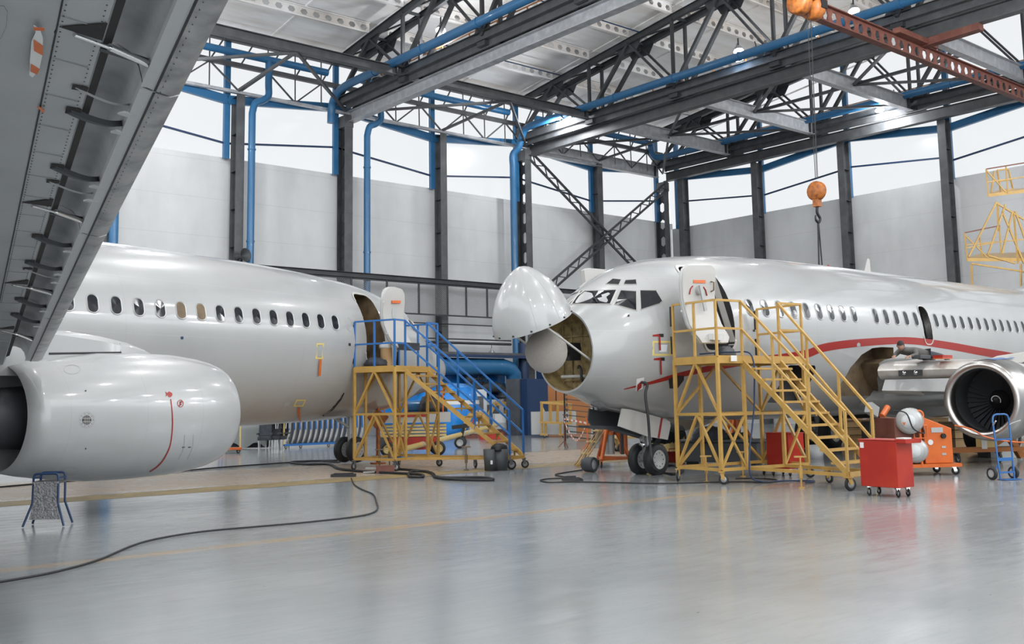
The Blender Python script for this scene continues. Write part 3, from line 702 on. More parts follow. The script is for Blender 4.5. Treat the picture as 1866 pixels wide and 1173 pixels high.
def wing_part(root, side, qle, zle, sweep, dih, n0, n1, c0, ct, nose, name='wing', m_='wing_grey'):
    # sections along the span; nose=True closes the leading edge at c=0, else starts behind a slat
    n = 14; vs = []; prof_n = [(0, .2), (.03, .09), (.12, .0), (.3, -.05)] if nose else [(.535, .1), (.54, .05), (.57, .0), (.81, -.015)]
    def sec(L):
        ch = c0-(L-n0)*(c0-ct)/(n1-n0); f = ch/c0
        low = prof_n+[(ch*.35, -.05*f), (ch*.6, .0), (ch*.85, .08*f), (ch, .14*f)]
        up = [(ch*.85, .2*f), (ch*.6, .34*f), (ch*.35, .5*f), (ch*.25, .46*f)]+([(.9, .44), (.5, .42), (.2, .37), (.06, .29)] if nose else [(.9, .33), (.7, .27), (.58, .18)])
        return [V((qle+sweep*(L-n0)+c, L*side, zle+dih*(L-n0)+u)) for c, u in low+up]
    secs = [sec(n0+(n1-n0)*i/n) for i in range(n+1)]; k = len(secs[0]); mb = MB()
    for s_ in secs: vs += s_
    fs = [(i*k+j, i*k+(j+1) % k, (i+1)*k+(j+1) % k, (i+1)*k+j) for i in range(n) for j in range(k)]+[tuple(range(k)), tuple(range(n*k, n*k+k))]
    mb.add(vs, fs, 0, True); o_ = mb.build(name, m_, root); recalc(o_); o_.data.set_sharp_from_angle(angle=math.radians(35)); return o_, mb

# ============ right aircraft (nose radome open) ============
aR, uR = V((18.014, 15.198, 0)), V((.99969, .02478, 0)); rzR = math.atan2(uR.y, uR.x)
RA = thing('airliner', 'white twin-engine airliner with raised nose cone and red stripe', 'airplane', aR-uR*5.25+V((0, 0, -.035)), rzR)
RA.rotation_euler = (0, -.004, rzR)
fr = fuselage_mb(1.3); treeR = tree_of(fr)
cab = [(fside(4.23+a, 3.5+b_, 1)[0]) for a, b_ in rrect(.86, 1.8, .2)]
bay = []
for p in ((1628, 633), (1606, 632), (1590, 634), (1570, 646), (1550, 669), (1530, 702), (1513, 727), (1528, 731), (1562, 735), (1592, 736), (1600, 716), (1598, 690), (1602, 662), (1612, 655), (1628, 652)):
    q_, n_ = hit(RA, treeR, *p); bay.append((q_.x, q_.z))
exq = 5.25+.508*15.05
mats_f = ['skin_fuselage', 'primer', 'dark_hole', 'brown_inner']
fo = fr.build('fuselage', mats_f, RA); recalc(fo)
nw0 = []
p, n = hit(RA, treeR, 1448, 700)
carve(fo, [cutter([(4.23+a, 3.53+b_) for a, b_ in rrect(.86, 1.82, .2)], -2.4, -.2, 2), cutter(bay, -2.4, -1.25, 3), cutter([(exq+a, 3.42+b_) for a, b_ in rrect(.46, 1.0, .17)], -2.4, -.9, 2),
           cutter([(p.x+a, p.z+b_) for a, b_ in rrect(1.15, .85, .12)], -2.4, -1.1, 2)], mats_f)
for i in list(range(9))+list(range(10, 15))+[16.2+k for k in range(17)]:
    skin_window(RA, 5.25+.508*i, 3.56, -1, .27, .40, .12)
for i in list(range(9))+list(range(10, 15))+[16.2+k for k in range(17)]: pass
# cockpit glazing
CKP = {'windshield': [(415, 290), (455, 232), (618, 226), (590, 289)], 'side_window': [(613, 291), (641, 228), (711, 232), (712, 319)], 'rear_side_window': [(731, 228), (804, 229), (832, 276), (820, 287), (735, 314)],
       'eyebrow_window': [(572, 198), (603, 174), (641, 178), (630, 201)], 'upper_eyebrow_window': [(655, 199), (663, 181), (710, 178), (713, 199)]}
COCK = {}
for nm, pg in CKP.items():
    pts = []
    k = len(pg)
    for i in range(k):
        for j in range(6):
            x = pg[i][0]+(pg[(i+1) % k][0]-pg[i][0])*j/6; y = pg[i][1]+(pg[(i+1) % k][1]-pg[i][1])*j/6
            p, n = hit(RA, treeR, 880+x/2.55, 440+y/2.55)
            if p is not None: pts.append((p, n))
    cx, cy = sum(q[0] for q in pg)/k, sum(q[1] for q in pg)/k; c_ = hit(RA, treeR, 880+cx/2.55, 440+cy/2.55)
    COCK[nm] = (pts, c_)
def cockpit(root, only=None):
    for nm, (pts, c_) in COCK.items():
        for sy in (1, -1):
            F_ = lambda v: V((v.x, v.y*sy, v.z)); cc = F_(c_[0]); cn = F_(c_[1])
            inn = [F_(p)+F_(n)*.008 for p, n in pts]; out = [cc+(F_(p)-cc)*1.1+F_(n)*.002 for p, n in pts]; mid = [cc+(F_(p)-cc)*1.04+F_(n)*.018 for p, n in pts]
            mb = ring(inn, mid); ring(mid, out, 0, mb); f = mb.build(nm, 'off_white', root)
            mg = MB(); k = len(inn); mg.add(inn+[cc+cn*.008], [(i, (i+1) % k, k) for i in range(k)]); mg.build('pane', 'glass_dark', f)
            if nm == 'windshield':
                a, b_ = inn[18], inn[8]; mb = MB(); s0 = cc+(inn[20]-cc)*.95+cn*.03; mb.tube([s0, s0+(cc-s0)*.5+cn*.03, cc+(inn[22]-cc)*.2+cn*.02], .012, 6); mb.build('wiper', 'black', f)
cockpit(RA)
# door frame lining and open door, exit frame
def hoop(root, q, z, side, w_, h, r, t, name, m_, off=.012):
    a = [fside(q+x, z+y, side, off)[0] for x, y in rrect(w_, h, r, 6)]; b_ = [fside(q+x, z+y, side, off)[0] for x, y in rrect(w_+2*t, h+2*t, r+t, 6)]; c_ = [p+V((0, -side*.16, 0)) for p in a]
    mb = ring(a, b_); ring(c_, a, 0, mb); return mb.build(name, m_, root)
hoop(RA, 4.23, 3.53, -1, .86, 1.82, .2, .045, 'door_frame', 'off_white')
hoop(RA, exq, 3.42, -1, .46, 1.0, .17, .03, 'exit_frame', 'off_white')
def open_door(root, rows, side, hinge_q):  # rows of (left pixel, right pixel, y pixel, distance from axis)
    front, back = [], []
    R_ = wm(root); rr = []
    for xl, xr, y, n in rows:
        pn = R_.to_3x3() @ V((0, side, 0)); base = R_ @ V((0, side*n, 0)); rr.append((loc(root, atp(xl, y, base, pn)), loc(root, atp(xr, y, base, pn))))
    k = len(rr); m_ = 6; vs = []
    for dy in (0, -.11*side):
        for a, b_ in rr:
            vs += [a+(b_-a)*(j/m_)+V((0, dy, 0)) for j in range(m_+1)]
    W_ = m_+1; N_ = k*W_; fs = []
    for i in range(k-1):
        for j in range(m_): a = i*W_+j; fs += [(a, a+1, a+1+W_, a+W_), (N_+a, N_+a+W_, N_+a+1+W_, N_+a+1)]
    rim = [j for j in range(W_)]+[i*W_+m_ for i in range(1, k)]+[(k-1)*W_+j for j in range(m_-1, -1, -1)]+[i*W_ for i in range(k-2, 0, -1)]
    mb = MB(); mb.add(vs, fs+[(rim[i], rim[(i+1) % len(rim)], N_+rim[(i+1) % len(rim)], N_+rim[i]) for i in range(len(rim))], 0, True)
    o_ = mb.build('entry_door', 'door_inner', root); recalc(o_); o_.data.set_sharp_from_angle(angle=.7)
    e = MB(); 
    rp = [vs[i]+V((0, -.06*side, 0)) for i in rim]; e.tube(rp, .022, 6, closed=True); e.build('door_seal', 'wheel_grey', o_)
    return o_, rr
rows = [(1256, 1296, 483.5, 2.0), (1249, 1302, 488, 2.0), (1246, 1304, 497, 2.0), (1244.5, 1303, 515, 1.98), (1245, 1302.5, 540, 1.96), (1250, 1306, 565, 1.98), (1257, 1315, 590, 2.05), (1267, 1326, 608, 2.13), (1273, 1329, 614, 2.17), (1280, 1327, 624, 2.2)]
dR, rr = open_door(RA, rows, -1, 3.8)
mid = lambda i, t: rr[i][0]+(rr[i][1]-rr[i][0])*t
Y_ = V((0, -.02, 0))
MB().bar(mid(4, .3)+Y_+V((0, 0, .3)), mid(4, .68)+Y_+V((0, 0, .3)), .03, .06, (0, 0, 1)).build('warning_strap', 'orange_paint', dR)
MB().cyl(mid(4, .45)-V((0, .09, -.12)), mid(4, .45)-V((0, -.02, -.12)), .09, 16).bar(mid(4, .42)-V((0, .1, -.22)), mid(5, .5)-V((0, .1, .02)), .04, .07).build('door_handle', 'wheel_grey', dR)
MB().tube([mid(3, .86)-V((0, .01, -.02)), mid(3, .86)-V((0, .08, 0)), mid(4, .87)-V((0, .08, -.12)), mid(4, .87)-V((0, .01, -.1))], .016, 6).build('grab_handle', 'brown_inner', dR)
for s_ in (-1, 1):
    MB().tube([mid(4, .45)+V((s_*.17, -.02, .1+.1)), mid(4, .45)+V((s_*.24, -.02, .04+.1)), mid(4, .45)+V((s_*.28, -.02, -.07+.1))], .014, 5).build('arrow_mark', 'red_mark', dR)
MB().box(mid(8, .5)-V((0, .05, 0)), (.34, .12, .12), R=Matrix.Rotation(.1, 3, 'X')).build('slide_cover', 'white_plastic', dR)
MB().tube([mid(2, 0)-V((0, -.1, 0)), V((3.8, -1.62, 3.9))], .035, 6).tube([mid(5, 0)-V((0, -.1, 0)), V((3.8, -1.75, 3.2))], .035, 6).build('hinge_arm', 'wheel_grey', RA)
# red cheatline with a second piece aft
top = [(1137, 708), (1190, 693), (1240, 678), (1340, 655), (1420, 645), (1470, 637), (1500, 626), (1560, 618), (1650, 614), (1720, 621.5), (1780, 632), (1845, 643), (1900, 655)]
bot = [(1137, 709.5), (1190, 699), (1240, 687), (1340, 668), (1420, 659), (1470, 652), (1500, 641), (1560, 632), (1650, 626.5), (1720, 635), (1780, 646), (1845, 658), (1900, 671)]
ribbon(RA, RA, treeR, top, bot, 'cheatline', 'red_mark', 60)
# raised radome
hz_, rr0 = interp(T_TOP, 1.3)-.02, (interp(T_TOP, 1.3)-interp(T_BOT, 1.3))/2
ph = math.radians(67); bd = V((-math.sin(ph), 0, -math.cos(ph))); ax_ = V((-math.cos(ph), 0, math.sin(ph)))
cb = V((1.22, 0, hz_+.03))+bd*rr0
vs = []; N = 40; prof = []
for i in range(15):
    t = i/14; q = 1.3*(1-t); prof.append((t*1.34, interp(T_HW, q)/.80))
prof = [(1.17*t, (1-t**1.75)**.62) for t in [0, .06, .13, .2, .28, .36, .44, .52, .6, .68, .76, .84, .9, .95, .98, 1.]]
for t, k_ in prof:
    vs += [cb+ax_*t+V((0, 1, 0))*(.78*k_*math.cos(2*PI*j/N))+bd*(rr0*k_*math.sin(2*PI*j/N))+bd*(-.12*t*t/1.3) for j in range(N)]
ki = len(prof)
vs2 = []
for t, k_ in prof:
    vs2 += [cb+ax_*(t*.97)+V((0, 1, 0))*(.775*k_*math.cos(2*PI*j/N))+bd*((rr0-.025)*k_*math.sin(2*PI*j/N))+bd*(-.12*t*t/1.3) for j in range(N)]
fs = [(i*N+j, i*N+(j+1) % N, (i+1)*N+(j+1) % N, (i+1)*N+j) for i in range(ki-1) for j in range(N)]
fs += [(N*ki+i*N+j, N*ki+(i+1)*N+j, N*ki+(i+1)*N+(j+1) % N, N*ki+i*N+(j+1) % N) for i in range(ki-1) for j in range(N)]+[(j, N*ki+j, N*ki+(j+1) % N, (j+1) % N) for j in range(N)]
mb = MB(); mb.add(vs+vs2, fs, 0, True); ra = mb.build('radome', 'skin_white', RA); recalc(ra); ra.data.set_sharp_from_angle(angle=.7)
mb = MB()
for j in range(0, N, 3): 
    p = vs[j]+ax_*.04; mb.box(p, (.03, .03, .03))
mb.build('rim_bolts', 'black', ra)
for a0 in (12, 16, 20, 5, 32):
    pts = [vs[i*N+a0]+(vs[i*N+a0]-(cb+ax_*prof[i][0])).normalized()*.001 for i in range(1, ki-1)]; MB().tube(pts, .0035, 4).build('lightning_strip', 'wheel_grey', ra)
for y in (-.62, .5): MB().tube([V((1.55, y, 2.35)), cb+V((0, y, 0))+bd*.25], .022, 6).build('stay_rod', 'off_white', RA)
# radar plate and bulkhead fittings
cr = loc(RA, atp(995, 640, wm(RA) @ V((0, -.15, 0)), (0, 1, 0))); dv = (loc(RA, cO)-cr).normalized(); dv = (dv+V((-.5, 0, -.0))).normalized()
mb = MB().lathe(cr, dv, [(-.03, 0), (-.03, .43), (.01, .43), (.01, 0)], 26); pl = mb.build('radar_plate', 'radar_grey', RA)
MB().tube([cr-dv*.03, V((1.7, 0, 2.65))], .09, 8).box((1.45, 0, 2.62), (.3, .3, .35)).build('radar_mount', 'black', RA)
for (y, z), r_ in (((-.5, 2.72), .1), ((-.5, 2.33), .1)): MB().lathe((1.7, y, z), (-1, 0, 0), [(0, r_), (.05, r_), (.06, r_*.6), (.02, r_*.5), (.02, 0)], 16).build('bulkhead_fitting', 'black', RA)
MB().tube(bez([(1.68, .0, 2.3), (1.5, -.2, 2.32), (1.45, -.3, 2.25), (1.45, -.32, 2.05), (1.6, -.34, 1.95)], 5), .028, 7).build('bulkhead_hose', 'black', RA)
MB().cyl((1.5, -.35, 2.12), (1.5, .3, 2.12), .035, 8).build('glideslope_antenna', 'off_white', RA)
for z in (3.2, 2.95, 2.5, 2.05): MB().bar((1.7, -.62, z), (1.7, .6, z), .03, .03).build('bulkhead_stiffener', 'primer', RA)
for y in (-.35, -.1, .2, .45): MB().bar((1.7, y, 2.0), (1.7, y, 3.25), .03, .03, (1, 0, 0)).build('bulkhead_stiffener', 'primer', RA)
# nose gear
def nose_gear(root, q, r, zt=1.3, ground=.0):
    g_ = MB().cyl((q, 0, r), (q, 0, zt), .07, 12).cyl((q, 0, .75), (q, 0, zt), .1, 12).cyl((q, -.22, r), (q, .22, r), .05, 10).bar((q, 0, .9), (q+.9, 0, zt), .06, .06).bar((q-.08, 0, .5), (q-.2, 0, .8), .1, .04).bar((q-.2, 0, .8), (q-.08, 0, 1.02), .1, .04).build('nose_gear_leg', 'wheel_grey', root)
    MB().lathe((q-.18, 0, .66), (-1, 0, -.1), [(-.06, 0), (-.05, .06), (.02, .08), (.03, 0)], 12).build('taxi_lamp', 'chrome', g_)
    for y in (-.22, .22): wheel((q, y, r), (0, 1, 0), r, .2, root, 'nose_wheel')
gz = .035
nose_gear(RA, 3.73, .345, 1.35)
def slab(root, pxs, n, side, th, name, m_):  # panel standing in a fore-and-aft plane at a distance from the axis
    R_ = wm(root); pn = R_.to_3x3() @ V((0, 1, 0)); base = R_ @ V((0, side*n, 0))
    pts = [loc(root, atp(x, y, base, pn)) for x, y in pxs]; mb = MB(); mb.poly(pts, th, V((0, side, 0)))
    o_ = mb.build(name, m_, root); recalc(o_); return o_
gd = slab(RA, [(1134, 744), (1150, 746), (1212, 763), (1221, 768), (1222, 776), (1217, 801), (1180, 795), (1127, 776)], .42, -1, .03, 'gear_door', 'off_white')
slab(RA, [(1205, 761), (1208, 762), (1202, 798), (1199, 797)], .43, -1, .012, 'door_stripe', 'red_mark')
slab(RA, [(1074, 744), (1095, 749), (1135, 744), (1180, 760), (1180, 792), (1130, 777), (1078, 775), (1072, 765)], -.42, -1, .03, 'gear_door', 'rubber_grey')
slab(RA, [(1072, 775), (1128, 776), (1182, 795), (1182, 799), (1126, 783), (1074, 779)], .0, -1, .3, 'gear_bay_edge', 'rubber_grey')
# probes, ports and tape on the nose
def mark(pxs, name, m_, root=RA, tree=None, off=.006, sub=3): return fpatch(root, root, tree or treeR, pxs, name, m_, off, sub)
def frame_mark(px, py, w_, h, t, name, m_, root=RA, tree=None, skew=0):
    o_ = [(px-w_/2+skew, py-h/2), (px+w_/2+skew, py-h/2), (px+w_/2-skew, py+h/2), (px-w_/2-skew, py+h/2)]; i_ = [(px+(x-px)*(1-2*t/w_), py+(y-py)*(1-2*t/h)) for x, y in o_]
    A = [hit(root, tree or treeR, x, y) for x, y in i_]; B = [hit(root, tree or treeR, x, y) for x, y in o_]
    if any(a[0] is None for a in A+B): return
    return ring([p+n*.006 for p, n in A], [p+n*.006 for p, n in B]).build(name, m_, root)
frame_mark(1206, 634.5, 35, 27, 3.5, 'masking_tape', 'tape_yellow', skew=0)
mark([(1200, 628), (1216, 628), (1214, 641), (1201, 641)], 'static_port', 'white_plastic')
for (x, y) in ((1197, 612), (1199, 655)):
    mark([(x-8, y-2), (x+5, y-4), (x+5, y+1), (x-8, y+1)], 'pitot_probe', 'red_mark'); mark([(x+4, y-4), (x+12, y-4), (x+12, y+2), (x+4, y+2)], 'probe_base', 'black')
    mark([(x+2, y), (x+5, y), (x+6, y+26), (x+3, y+26)], 'probe_streamer', 'red_mark', off=.03)
mark([(1160, 690), (1174, 687), (1171, 708), (1158, 713)], 'service_panel', 'paper'); mark([(1161, 700), (1169, 692), (1168, 705), (1160, 712)], 'panel_flag', 'red_mark', off=.02)
mark([(1218, 690), (1232, 684), (1246, 684), (1246, 692), (1234, 708), (1220, 707)], 'access_opening', 'dark_hole')
mark([(1066, 740), (1080, 731), (1096, 732), (1104, 738), (1094, 743), (1074, 744)], 'belly_opening', 'wheel_grey')
for x, y in ((1374, 602), (1145, 575)): mark([(x-2, y-2), (x+2, y-2), (x+2, y+2), (x-2, y+2)], 'static_port', 'black')
mark([(1561, 626), (1564, 623.5), (1567, 626), (1567, 631), (1561, 631)], 'drain_cover', 'wheel_grey', off=.01)
# far galley door open on the other side
slab(RA, [(1058, 493), (1066, 489), (1100, 492), (1090, 500), (1072, 515), (1061, 520)], 2.1, 1, .12, 'galley_door', 'door_inner')
# antenna, fin, tail
MB().poly([V((13.15, .012, 5.0)), V((13.5, .012, 5.0)), V((13.48, .012, 5.42)), V((13.4, .012, 5.45))], .024, V((0, 1, 0))).build('blade_antenna', 'off_white', RA)
MB().lathe((11.3, 0, 5.02), (0, 0, 1), [(0, .06), (.06, .05), (.1, 0)], 10).build('beacon', 'red_mark', RA)
def tail(root, q0):
    mb = MB(); zz = 4.95
    sec = [(q0, .0, zz, 6.4), (q0+1.5, .05, zz+.3, 5.2), (q0+3.0, .1, zz+1.3, 4.2), (q0+6.8, .08, zz+6.9, 1.9)]
    vs = []
    for x, hw_, z, ch in sec: vs += [V((x, 0, z)), V((x+ch*.3, hw_+.02, z)), V((x+ch, 0, z)), V((x+ch*.3, -hw_-.02, z))]
    fs = [(i*4+j, i*4+(j+1) % 4, (i+1)*4+(j+1) % 4, (i+1)*4+j) for i in range(3) for j in range(4)]+[(0, 1, 2, 3), (12, 13, 14, 15)]
    mb.add(vs, fs, 0, True); o_ = mb.build('tail_fin', 'skin_white', root); recalc(o_)
    for s_ in (-1, 1):
        mb = MB(); mb.poly([V((q0+6, s_*.5, 4.9)), V((q0+9.5, s_*.4, 4.9)), V((q0+10.2, s_*6, 5.4)), V((q0+8.8, s_*6, 5.4))], .18, V((0, 0, 1))); mb.build('tailplane', 'skin_white', root)
tail(RA, 22.2)
# wing
wr, wrm = wing_part(RA, -1, 10.12, 2.0, .55, .0, 1.9, 14.2, 5.6, 1.5, True, 'wing', 'le_metal')
wing_part(RA, 1, 10.12, 2.0, .55, .0, 1.7, 14.2, 5.6, 1.5, True, 'wing', 'wing_metal')
wt = tree_of(wrm)
for s_ in (-1, 1):
    mb = MB(); vs = []
    for i in range(13):
        t = i/12; q = 10.5+8.*t; k_ = math.sin(PI*t)**.4 if 0 < t < 1 else 0.02
        vs += [V((q, s_*(.9+1.12*k_*math.cos(a)), 1.55+(.5*k_ if a > 0 else .62*k_)*math.sin(a))) for a in [PI/2-PI*j/10 for j in range(11)]]
    mb.add(vs, [(i*11+j, i*11+j+1, i*11+12+j, i*11+11+j) for i in range(12) for j in range(10)], 0, True); o_ = mb.build('belly_fairing', 'skin_white', RA); recalc(o_)
# krueger panel below the leading edge and landing light
def wpt(root, px, py, n, side=-1):
    R_ = wm(root); return loc(root, atp(px, py, R_ @ V((0, side*n, 0)), R_.to_3x3() @ V((0, 1, 0))))
def wle(n): return V((10.12+.55*(n-1.9), -n, 2.0))
mb = MB(); A = [wle(2.05)+V((-.02, 0, -.02)), wle(2.05)+V((-.2, 0, -.28)), wle(3.9)+V((-.2, 0, -.36)), wle(3.9)+V((-.02, 0, -.02))]
mb.poly(A, .03); o_ = mb.build('krueger_flap', 'skin_white', RA); recalc(o_)
mb = MB(); A = [wle(2.05)+V((-.2, 0, -.28)), wle(2.05)+V((-.02, 0, -.36)), wle(2.8)+V((-.02, 0, -.42)), wle(2.8)+V((-.2, 0, -.31))]; mb.poly(A, .02); mb.build('flap_nose', 'off_white', RA)
ll = [wle(2.32)+V((.0, 0, .06)), wle(2.32)+V((.012, 0, .2)), wle(2.8)+V((.012, 0, .2)), wle(2.8)+V((.0, 0, .06))]
mb = MB(); mb.poly([p+V((-.012, 0, 0)) for p in ll], .02); lo_ = mb.build('landing_light', 'black', RA)
for n_ in (2.43, 2.66): MB().lathe(wle(n_)+V((-.01, 0, .13)), (-1, -.5, 0), [(0, .055), (.03, .05), (.035, 0)], 12).build('light_bulb', 'chrome', lo_)
# engine
def engine(root, side, n, q, z, prof_out, prof_in, lip, mo, fan_q, fan_r, spin=True):
    c_ = V((q, side*n, z)); X1 = V((1, 0, 0))
    o_ = MB().lathe(c_, X1, prof_out, 48).build('nacelle', mo, root)
    MB().lathe(c_, X1, prof_in, 48).build('inlet_duct', 'steel_dark', o_)
    MB().lathe(c_, X1, lip, 48).build('inlet_lip', 'lip_metal', o_)
    f = MB().lathe(c_, X1, [(fan_q, 0.02), (fan_q+.02, fan_r*.28), (fan_q+.2, fan_r*.28), (fan_q+.2, fan_r)], 32).build('fan_hub', 'black', root)
    bl = None
    for k in range(36):
        if bl is None:
            mb = MB(); vs = []
            for i in range(5):
                r = fan_r*(.28+.7*i/4); tw = .9-.6*i/4; w_ = .09+.03*i/4
                vs += [V((-math.sin(tw)*w_*.5-.02, math.cos(tw)*w_*.5, r)), V((math.sin(tw)*w_*.5-.02, -math.cos(tw)*w_*.5, r))]
            mb.add(vs, [(2*i, 2*i+1, 2*i+3, 2*i+2) for i in range(4)], 0, True); bl = mb.build('fan_blade', 'steel_dark', f); bl.location = c_+V((fan_q+.1, 0, 0))
        else:
            b2 = bl.copy(); col.objects.link(b2); b2.rotation_euler = (2*PI*k/36, 0, 0)
    sp = MB().lathe(c_, X1, [(fan_q-.28, 0), (fan_q-.26, .04), (fan_q-.15, .12), (fan_q, fan_r*.28)], 24).build('spinner', 'black', f)
    pts = []
    for i in range(22):
        t = i/21; a = -.6+t*4.6; r = .115-.07*t; pts.append(c_+V((fan_q-.16-.1*t-.012, math.cos(a)*r*side, math.sin(a)*r)))
    MB().tube(pts, .009, 5).build('spiral_mark', 'paper', sp)
    return o_, c_
eng_n, eng_q, eng_z = 4.83, 5.25+3.8, 1.47
lipR = [(.28, .665), (.12, .66), (.03, .70), (0, .755), (.03, .81), (.12, .85), (.3, .875)]
eo, ec = engine(RA, -1, eng_n, eng_q, eng_z, [(.3, .875), (.5, .895), (.95, .91), (.97, .80), (1.2, .78), (2.2, .70), (2.9, .55)], [(.28, .665), (.5, .69), (.8, .74), (1.15, .76)], lipR, 'lip_metal', .95, .76)
mb = MB()
for k in range(60):
    a = random.uniform(.1, PI-.1); q = random.uniform(1., 2.6); r = random.uniform(.78, .9); a2 = a+random.uniform(-.5, .5); q2 = min(2.7, max(1., q+random.uniform(-.4, .4)))
    f_ = lambda q_, a_, r_: ec+V((q_, math.cos(a_)*r_, math.sin(a_)*r_))
    if k < 26: eo2 = MB().tube([f_(q, a, r), f_(q2, a, r+.03), f_(q2, a2, r)], random.uniform(.012, .03), 6).build('engine_pipe', random.choice(['black', 'wheel_grey', 'steel_mid', 'off_white', 'rubber_grey']), RA)
mb = MB(); mb.lathe(ec, V((1, 0, 0)), [(.97, .86), (2.6, .8)], 20, 0, PI*.1, PI*.45); mb.build('cowl_fragment', 'off_white', RA)
pts = [ec+V((.9, 0, .88)), ec+V((1.4, 0, .98)), ec+V((3.2, 0, 1.12)), ec+V((3.2, 0, .6)), ec+V((.9, 0, .75))]
MB().poly([p+V((0, .17, 0)) for p in pts], .34, V((0, 1, 0))).build('engine_pylon', 'off_white', RA)
mb = MB().lathe(ec, V((1, 0, 0)), [(.35, .888), (.9, .915), (1.4, .95)], 20, 0, PI*.42, PI*.75); mb.build('blue_tape_cover', 'blue_rail', RA)
engine(RA, 1, eng_n, eng_q, eng_z, [(.3, .875), (.5, .895), (.95, .91), (2.2, .80), (2.9, .65)], [(.28, .665), (.5, .69), (.8, .74), (1.15, .76)], lipR, 'skin_nacelle', .95, .76)
# main gear
def main_gear(root, q, z=1.6, r=.52):
    for s_ in (-1, 1):
        g_ = MB().cyl((q, s_*2.6, r), (q-.1, s_*2.6, z+.4), .11, 12).bar((q, s_*2.6, .9), (q, s_*1.5, z+.2), .09, .09).cyl((q, s_*2.2, r), (q, s_*3.0, r), .07, 10).build('main_gear_leg', 'wheel_grey', root)
        for d in (-.4, .4): wheel((q, s_*(2.6+d), r), (0, 1, 0), r, .36, root, 'main_wheel')
main_gear(RA, 14.6)

# ============ left aircraft ============
uL = V((math.sin(1.284), math.cos(1.284), 0)); nLv = V((uL.y, -uL.x, 0)); aL = V((6.214, 21.662, 0)); rzL = math.atan2(-uL.y, -uL.x)
NQ = 12.6
LA = thing('airliner', 'white airliner with open galley door and large wing overhead at left', 'airplane', aL+uL*NQ+V((0, 0, .045)), rzL)
fl = fuselage_mb(0.02); treeL = tree_of(fl)
mats_f = ['skin_fuselage', 'primer', 'dark_hole', 'brown_inner', 'rubber_grey']
fo = fl.build('fuselage', mats_f, LA); recalc(fo)
carve(fo, [cutter([(4.95+a, 3.5+b_) for a, b_ in rrect(.8, 1.75, .2)], 2.4, .6, 3)], mats_f)
for i in range(13): skin_window(LA, NQ-.508*i, 3.535, 1, .27, .39, .12, 'brown_inner' if i in (3, 4) else 'glass_dark')
for i in range(1, 12): skin_window(LA, NQ+.508*i, 3.535, 1, .27, .39, .12)
f = hoop(LA, NQ-.508*13, 3.53, 1, .2, .32, .1, .008, 'window_plug', 'wheel_grey', .003)
hoop(LA, 4.95, 3.5, 1, .8, 1.75, .2, .045, 'door_frame', 'off_white')
MB().box((5.13, 1.05, 3.3), (.3, .05, 1.5)).build('galley_wall', 'rubber_grey', LA); MB().box((4.75, .95, 3.6), (.35, .05, .5)).build('galley_panel', 'cardboard', LA)
cockpit(LA)
rowsL = [(710, 722, 523.5, 2.35), (704, 733, 527, 2.35), (701, 737, 535, 2.35), (699, 738, 550, 2.33), (698, 736, 570, 2.3), (700, 735, 590, 2.32), (706, 740, 607, 2.36), (713, 747, 620, 2.42), (722, 754, 630, 2.48), (730, 757, 636, 2.5)]
dL, rr = open_door(LA, rowsL, 1, 4.5)
Yp = V((0, .02, 0))
MB().bar(mid(3, .35)+Yp, mid(3, .75)+Yp, .03, .07, (0, 0, 1)).build('warning_strap', 'orange_paint', dL)
MB().poly([mid(4, .5)+Yp+V((x, 0, z)) for x, z in rrect(.16, .3, .06)], .03, V((0, 1, 0))).build('door_handle', 'wheel_grey', dL)
MB().box(mid(8, .55)+V((0, .08, -.02)), (.6, .25, .18)).build('slide_pack', 'cloth_dark', dL)
for i in (3, 6): MB().tube([mid(i, .0), V((4.55, 1.8, mid(i, 0).z-.05))], .03, 6).build('hinge_arm', 'wheel_grey', LA)
nose_gear(LA, 4.0, .345, 1.35)
mark2 = lambda pxs, name, m_, off=.006: fpatch(LA, LA, treeL, pxs, name, m_, off, 3)
frame_mark(582.5, 639.5, 14, 29, 2.8, 'masking_tape', 'tape_yellow', LA, treeL, 1); mark2([(579, 630), (588, 629), (586, 649), (578, 650)], 'static_port', 'wheel_grey')
mark2([(580, 654), (584, 654), (582.5, 683), (578.5, 684)], 'orange_streamer', 'orange_paint', .04)
frame_mark(546, 734, 18, 13, 2.5, 'masking_tape', 'tape_yellow', LA, treeL, 3); mark2([(540, 742), (545, 741), (548, 768), (545, 771)], 'orange_streamer', 'orange_paint', .04)
mark2([(516, 737), (520, 732), (527, 731), (529, 734), (525, 739), (518, 740)], 'vent_cover', 'wheel_grey')
mark2([(329, 613), (334, 613), (334, 618), (329, 618)], 'drain_port', 'blue_dark'); mark2([(635, 625), (639, 625), (639, 630), (635, 630)], 'drain_port', 'black')
mark2([(587, 757), (605, 745), (620, 727), (626, 715), (627.5, 716), (622, 728), (607, 746.5), (589, 758.5)], 'gear_door_seam', 'dark_hole')
pts_ = []
main_gear(LA, 19.25)
tail(LA, 24)
